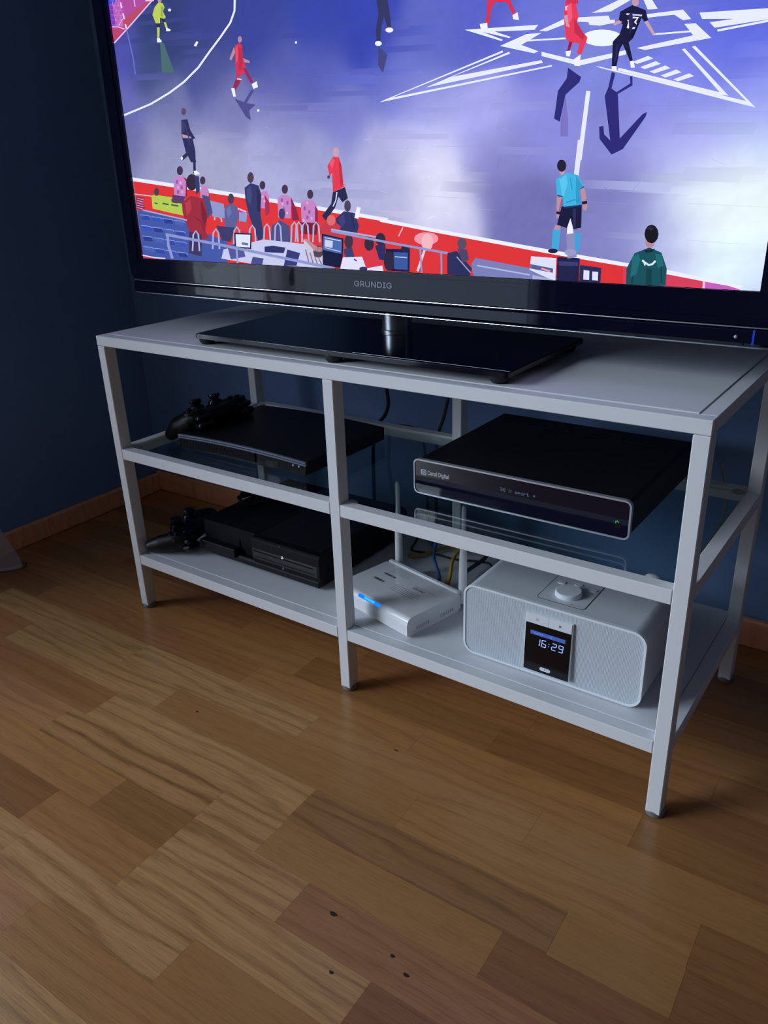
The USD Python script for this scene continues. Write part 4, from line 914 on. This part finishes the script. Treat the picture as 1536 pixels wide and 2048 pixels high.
# light bar along the front edge of the cover
def edge_strip(x0, x1, a, b, e):
    P = [(-.0024, RHt - .0085), (.0010, RHt - .0027), (.0066, RHt - .0002)]; P = np.array(P); Q = P + np.array([-.25, .35]) * e
    pl = [tuple(P[0] + (P[1] - P[0]) * a), tuple(P[1]), tuple(P[1] + (P[2] - P[1]) * b), tuple(Q[1] + (P[2] - P[1]) * b), tuple(Q[1]), tuple(Q[0] + (P[1] - P[0]) * a)]
    return side_prism(pl, x0, x1)
obj('light_bar', edge_strip(.0480, .1000, .35, .25, .0011), router_led, rt, smooth=False)
obj('light_bar', edge_strip(.0620, .0860, .55, .12, .0016), router_led_core, rt, smooth=False)
def label_text(s, x, y, h, m, sx=1.0): obj('label_print', xf(text(s, h, .00012, True, sx), None, (x, y, RHt)), m, cov, smooth=False)
label_text('42111447', .0985, .0700, .0042, print_dark, .85)
def print_lines(x, y, w, n, dy, h, m, seed):
    r = random.Random(seed); o = []
    for i in range(n):
        xx = x
        while xx < x + w * r.uniform(.75, 1): ww = r.uniform(.0015, .006); o.append(sbox(xx, y - i * dy, xx + ww, y - i * dy + h)); xx += ww + .0009
    obj('label_print', flat(unary_union(o), RHt, .00012), m, cov, smooth=False)
print_lines(.030, .0980, .045, 4, .0042, .0011, mat('sticker_green_print', (.34, .46, .40), .6), 1)
print_lines(.096, .0790, .050, 2, .0026, .0007, print_grey, 2); print_lines(.072, .0600, .060, 5, .0040, .0010, print_grey, 3)
def barcode(x, y, w, h, seed):
    r = random.Random(seed); o = []; xx = x
    while xx < x + w: ww = r.choice((.0004, .0008, .0012)); o.append(sbox(xx, y, xx + ww, y + h)); xx += ww + r.choice((.0004, .0008))
    obj('label_print', flat(unary_union(o), RHt, .00012), print_dark, cov, smooth=False)
barcode(.0280, .0720, .0260, .0046, 4); barcode(.0270, .0500, .0225, .0052, 5)
for y0 in (.018, .070):
    for i in range(7): obj('side_vent', bx(RW - .0005, RW + .0003, y0 + i * .0042, y0 + .0016 + i * .0042, .007, .0125), print_grey, rt)
def antenna(x, y, lean):
    base = lathe([(0, -.002), (.0066, -.002), (.0072, .002), (.0072, .010), (0, .010)], 24); base.apply_translation([x, y, .012])
    zz = [.018, .030, .055, .080, .093, .108, .135, .165, .1745, .177]; rr = [.0064, .0068, .0066, .0064, .0060, .0050, .0036, .0036, .0032, .0010]
    pts = [(x + lean[0] * z, y + lean[1] * z, z) for z in zz]
    a = obj('antenna', tube(pts, rr, 20, smooth=False), router_side, rt); obj('antenna_hinge', base, router_side, a)
antenna(.0100, RD + .0085, (.002, .0)); antenna(RW - .0040, RD + .0085, (.012, 0))

# ================================================================== radio
qx0, qx1, qz0, qz1, qy0, qy1 = .6890, .9475, ZL + .0022, .2290, .0465, .1880
rad = Thing('clock_radio', 'pale grey clock radio with black display reading 16:29 on bottom shelf', 'clock radio', ((qx0 + qx1) / 2, (qy0 + qy1) / 2, ZL))
def rq(n, m, mt, par=None, **k): return obj(n, m, mt, rad, world=True, **k) if par is None else obj(n, xf(m, None, -rad.loc), mt, par, **k)
qcx, qcz = (qx0 + qx1) / 2, (qz0 + qz1) / 2
fr_ = rrect(qx1 - qx0, qz1 - qz0, .0180, 14, qcx, qcz)
rq('cabinet', face(fr_, qy1, qy1 - qy0 - .004), radio_white, smooth=25)
rq('front_frame', face(fr_.buffer(.0006).difference(fr_.buffer(-.0026)), qy0 + .0045, .0055), grille_frame)
gm = usdkit.material(stage, '/World/Looks/speaker_cloth', {
    'g': ('geometry', {}), 'm': ('mapping', dict(rotation=(0, math.radians(45), 0))), 's': ('mapping', dict(scale=(640, 0.0001, 640))), 'x': ('separate_xyz', {}),
    'c1': ('math', dict(math_type='sine')), 'c2': ('math', dict(math_type='sine')), 'k1': ('math', dict(math_type='multiply', value2=6.2832)), 'k2': ('math', dict(math_type='multiply', value2=6.2832)),
    'pr': ('math', dict(math_type='multiply')), 'r': ('rgb_ramp', dict(ramp=[(.30, (.82, .87, .90)), (.66, (.30, .34, .38))])), 'mr': ('map_range', dict(from_min=-1, from_max=1)), 'b': ('bump', dict(strength=.5, distance=.0004, invert=True)), 'p': ('principled_bsdf', dict(roughness=.7, specular_ior_level=.2))},
    [('g.position', 'm.vector'), ('m.vector', 's.vector'), ('s.vector', 'x.vector'), ('x.x', 'k1.value1'), ('x.z', 'k2.value1'), ('k1.value', 'c1.value1'), ('k2.value', 'c2.value1'), ('c1.value', 'pr.value1'), ('c2.value', 'pr.value2'),
     ('pr.value', 'mr.value'), ('mr.result', 'r.fac'), ('r.color', 'p.base_color'), ('mr.result', 'b.height'), ('b.normal', 'p.normal')], 'p.BSDF')
rq('speaker_grille', face(fr_.buffer(-.0026), qy0 + .0042, .0040), gm, smooth=False)
# display block, wedge-shaped and a little proud of the cloth
wx0, wx1, wz0, wz1 = .7862, .8530, .1275, .2150
lean_ = .0030
blk = hull([(x, y, z) for x in (wx0, wx1) for y, z in ((qy0 + .001, wz0), (qy0 + .001, wz1), (qy0 - .0062, wz0 + .0006), (qy0 - .0062 + lean_, wz1))])
db = rq('display_block', blk, grille_frame, smooth=False)
DA = math.atan2(lean_, wz1 - wz0); RD_ = rot([1, 0, 0], -DA)
def dface(poly, d, off=0.0): return xf(xf(prism(poly, d), XZ), RD_, (wx0, qy0 - .0062 - off, wz0 + .0004))
W_, H_ = wx1 - wx0, wz1 - wz0
rq('display_glass', dface(sbox(.0012, .0008, W_ - .0012, H_ - .0150), .0009), navy_dark, db, smooth=False)
for a, b, n in ((.0012, W_ / 2 - .0002, 0), (W_ / 2 + .0002, W_ - .0012, 1)):
    kb = rq('top_button', dface(sbox(a, H_ - .0146, b, H_ - .0008), .0010), radio_button, db, smooth=False)
    cxk, czk = (a + b) / 2, H_ - .0076
    ic = power_icon(cxk, czk, .0019, .0005) if n == 0 else None
    rq('button_mark', dface(ic, .0001, .00101), print_grey if n == 0 else print_dark, db, smooth=False) if n == 0 else rq('button_mark', xf(xf(text('M', .0026, .0001, True), XZ), RD_, (wx0 + cxk - .0014, qy0 - .0062 + .0029 - .0013, wz0 + czk - .0013)), print_dark, db, smooth=False)
rq('status_bar', dface(sbox(.0085, H_ - .0310, W_ - .0085, H_ - .0250), .0001, .0010), disp_bar, db, smooth=False)
def tiny(x, w, z, h, seed):
    r = random.Random(seed); o = []; xx = x
    while xx < x + w: o.append(sbox(xx, z, xx + r.uniform(.0006, .0011), z + h * r.uniform(.7, 1))); xx += .0015
    return unary_union(o)
rq('status_text', dface(unary_union([tiny(.0150, .0115, H_ - .0290, .0020, 1)]), .0001, .0012), disp_text, db, smooth=False)
tt = text('Tue', .0022, .0001, True); rq('status_text', xf(xf(tt, XZ), RD_, (wx0 + .0345, qy0 - .0062 + (H_ - .0290) / H_ * lean_ - .0013, wz0 + H_ - .0286)), disp_text, db, smooth=False)
SEG = {'1': 'bc', '6': 'acdefg', '2': 'abdeg', '9': 'abcdfg'}
def digit(c, x, z, w, h, t):
    s = {'a': sbox(x + t * .7, z + h - t, x + w - t * .7, z + h), 'd': sbox(x + t * .7, z, x + w - t * .7, z + t), 'g': sbox(x + t * .9, z + h / 2 - t / 2, x + w - t * .9, z + h / 2 + t / 2), 'f': sbox(x, z + h / 2 + t * .3, x + t, z + h - t * .5), 'b': sbox(x + w - t, z + h / 2 + t * .3, x + w, z + h - t * .5), 'e': sbox(x, z + t * .5, x + t, z + h / 2 - t * .3), 'c': sbox(x + w - t, z + t * .5, x + w, z + h / 2 - t * .3)}
    return [s[k] for k in SEG[c]]
dz = H_ - .0465; o = digit('1', .0180, dz, .0048, .0112, .0013) + digit('6', .0245, dz, .0072, .0112, .0013) + digit('2', .0392, dz, .0072, .0112, .0013) + digit('9', .0487, dz, .0072, .0112, .0013)
o += [sbox(.0346, dz + .0030, .0359, dz + .0043), sbox(.0346, dz + .0070, .0359, dz + .0083)]
o = [affinity.skew(g, 5, 0, origin=(.03, dz)) for g in o]
rq('clock_digits', dface(unary_union(o), .0001, .0010), disp_digit, db, smooth=False)
pb = rq('snooze_button', dface(rrect(.0155, .0052, .0025, cx=W_ / 2 - .0005, cy=.0075), .0008, .0009), radio_button, db)
rq('button_mark', dface(Point(W_ / 2 - .0005, .0076).buffer(.0011).difference(sbox(W_ / 2 - .003, .005, W_ / 2 + .003, .0070)), .0001, .00175), print_grey, db, smooth=False)
# top panel with the dial
px0, px1, py0, py1 = .7905, .8590, .0620, .1420
tpn = rrect(px1 - px0, py1 - py0, .006, 8, (px0 + px1) / 2, (py0 + py1) / 2)
rq('panel_groove', flat(tpn.difference(tpn.buffer(-.0011)), qz1 - .0003, .0005), mat('groove_dark', (.05, .055, .065), .6))
tb = rq('control_panel', flat(tpn.buffer(-.0011), qz1 - .0004, .0008), radio_white)
kn = lathe([(0, .0068), (.0165, .0068), (.0177, .0058), (.0181, .0008), (.0181, 0), (0, 0)], 56); kn.apply_translation([.8250, .0905, qz1 + .0003]); rq('dial', kn, radio_button, smooth=25)
for x, y in ((.8040, .1165), (.8265, .1215), (.8490, .1165)):
    rq('panel_button', flat(rrect(.0110, .0068, .0030, cx=x, cy=y), qz1 + .0003, .0012), radio_button)
rq('panel_mark', flat(sbox(.8380, .0668, .8412, .0678), qz1 + .0003, .0002), print_dark, smooth=False); rq('panel_mark', flat(sbox(.8430, .0671, .8520, .0675), qz1 + .0003, .0002), print_grey, smooth=False)
for x in (qx0 + .03, qx1 - .03):
    for y in (qy0 + .025, qy1 - .025):
        f = lathe([(0, 0), (.008, 0), (.008, .0032), (0, .0032)], 20); f.apply_translation([x, y, ZL]); rq('foot', f, rubber)

# ================================================================== cables
def cable(name, label, pts, r, m, group=None, plug=None, catg='cable'):
    pts = [np.array(p, float) for p in pts]; t = Thing(name, label, catg, pts[0], group=group)
    obj('lead', tube(pts, r, 12), m, t, smooth=True, world=True)
    if plug:
        a, b, pr_, pm_ = plug; obj('plug', to_tm(bone(a, pr_, b, pr_ * .75, 16)), pm_, t, smooth=40, world=True)
ZS = ZL + .0035
rw = lambda x, y, z: (RTL[0] + x * math.cos(ra) - y * math.sin(ra), RTL[1] + x * math.sin(ra) + y * math.cos(ra), ZL + z)
j1, j2, j3, j4 = rw(.085, RD + .006, .012), rw(.103, RD + .008, .013), rw(.132, RD + .007, .012), rw(.146, RD + .006, .010)
cable('network_cable', 'blue network cable plugged into the back of the white router', [j1, rw(.085, RD + .030, .016), (.528, .222, .150), (.508, .262, .158), (.478, .300, .128), (.44, .335, ZS), (.36, .345, ZS)], .0030, cable_blue, plug=(j1, rw(.085, RD + .022, .013), .0052, cable_blue))
cable('network_cable', 'yellow network cable plugged into the back of the white router', [j2, rw(.104, RD + .032, .018), (.556, .238, .146), (.552, .272, .152), (.530, .305, .130), (.500, .316, ZS + .004), (.470, .262, ZS + .002), (.452, .258, ZS)], .0030, cable_yellow, plug=(j2, rw(.104, RD + .030, .016), .0066, cable_yellow))
cable('power_cable', 'dark grey cable running from the router back behind the radio', [j3, rw(.132, RD + .030, .014), (.583, .222, .130), (.580, .262, .128), (.582, .300, .128), (.576, .340, .131), (.568, .374, .132), (.560, .387, .090), (.556, .400, .030)], .0036, cable_grey, plug=(j3, rw(.132, RD + .032, .0135), .0056, cable_grey))
cable('power_cable', 'thin black cable looping across the bottom shelf behind the router', [j4, (.603, .196, ZS + .003), (.613, .236, ZS + .004), (.616, .268, ZS + .006), (.598, .291, ZS + .008), (.566, .293, ZS + .004), (.530, .287, ZS), (.486, .287, ZS), (.446, .278, ZS), (.432, .310, ZS), (.42, .338, ZS)], .0019, rubber, plug=(j4, rw(.150, RD + .022, .010), .0050, rubber))
cable('power_cable', 'pale grey cable hanging behind the set-top box to the radio', [(.935, .372, .350), (.945, .373, .318), (.950, .372, .285), (.946, .356, .250), (.928, .330, .212), (.905, .300, .165), (.880, .262, .135), (.860, .225, .124), (.850, .190, .128)], .0028, cable_white)
cable('television_cable', 'black cable hanging from the television behind the disc player', [(.330, .384, .470), (.322, .384, .400), (.326, .384, .357), (.318, .384, .332), (.304, .381, .312), (.290, .380, .27), (.285, .382, .12), (.285, .384, .015)], .0036, rubber)
cable('television_cable', 'black cable drooping across the back between the bench uprights', [(.300, .374, .316), (.325, .376, .3145), (.362, .377, .3185), (.392, .379, .3150), (.405, .384, .290), (.41, .386, .18), (.41, .388, .015)], .0026, rubber)
cable('television_cable', 'black cable hanging from the television beside the back centre leg', [(.466, .384, .470), (.462, .381, .395), (.450, .380, .343), (.440, .380, .312), (.434, .381, .24), (.433, .385, .015)], .0030, rubber)

cable('charging_cable', 'black charging cable coiled on the rear left of the game console', [(.150, .300, .1846), (.135, .262, .1846), (.118, .222, .1850), (.1150, .190, .1880), (.122, .166, .1960), (.138, .160, .1925), (.146, .182, .1852), (.132, .205, .1850), (.120, .200, .1930), (.118, .180, .1985), (.128, .168, .1880), (.150, .178, .1846), (.172, .215, .1846), (.190, .262, .1846)], .0027, rubber, plug=((.1145, .196, .190), (.121, .176, .1935), .0046, rubber))
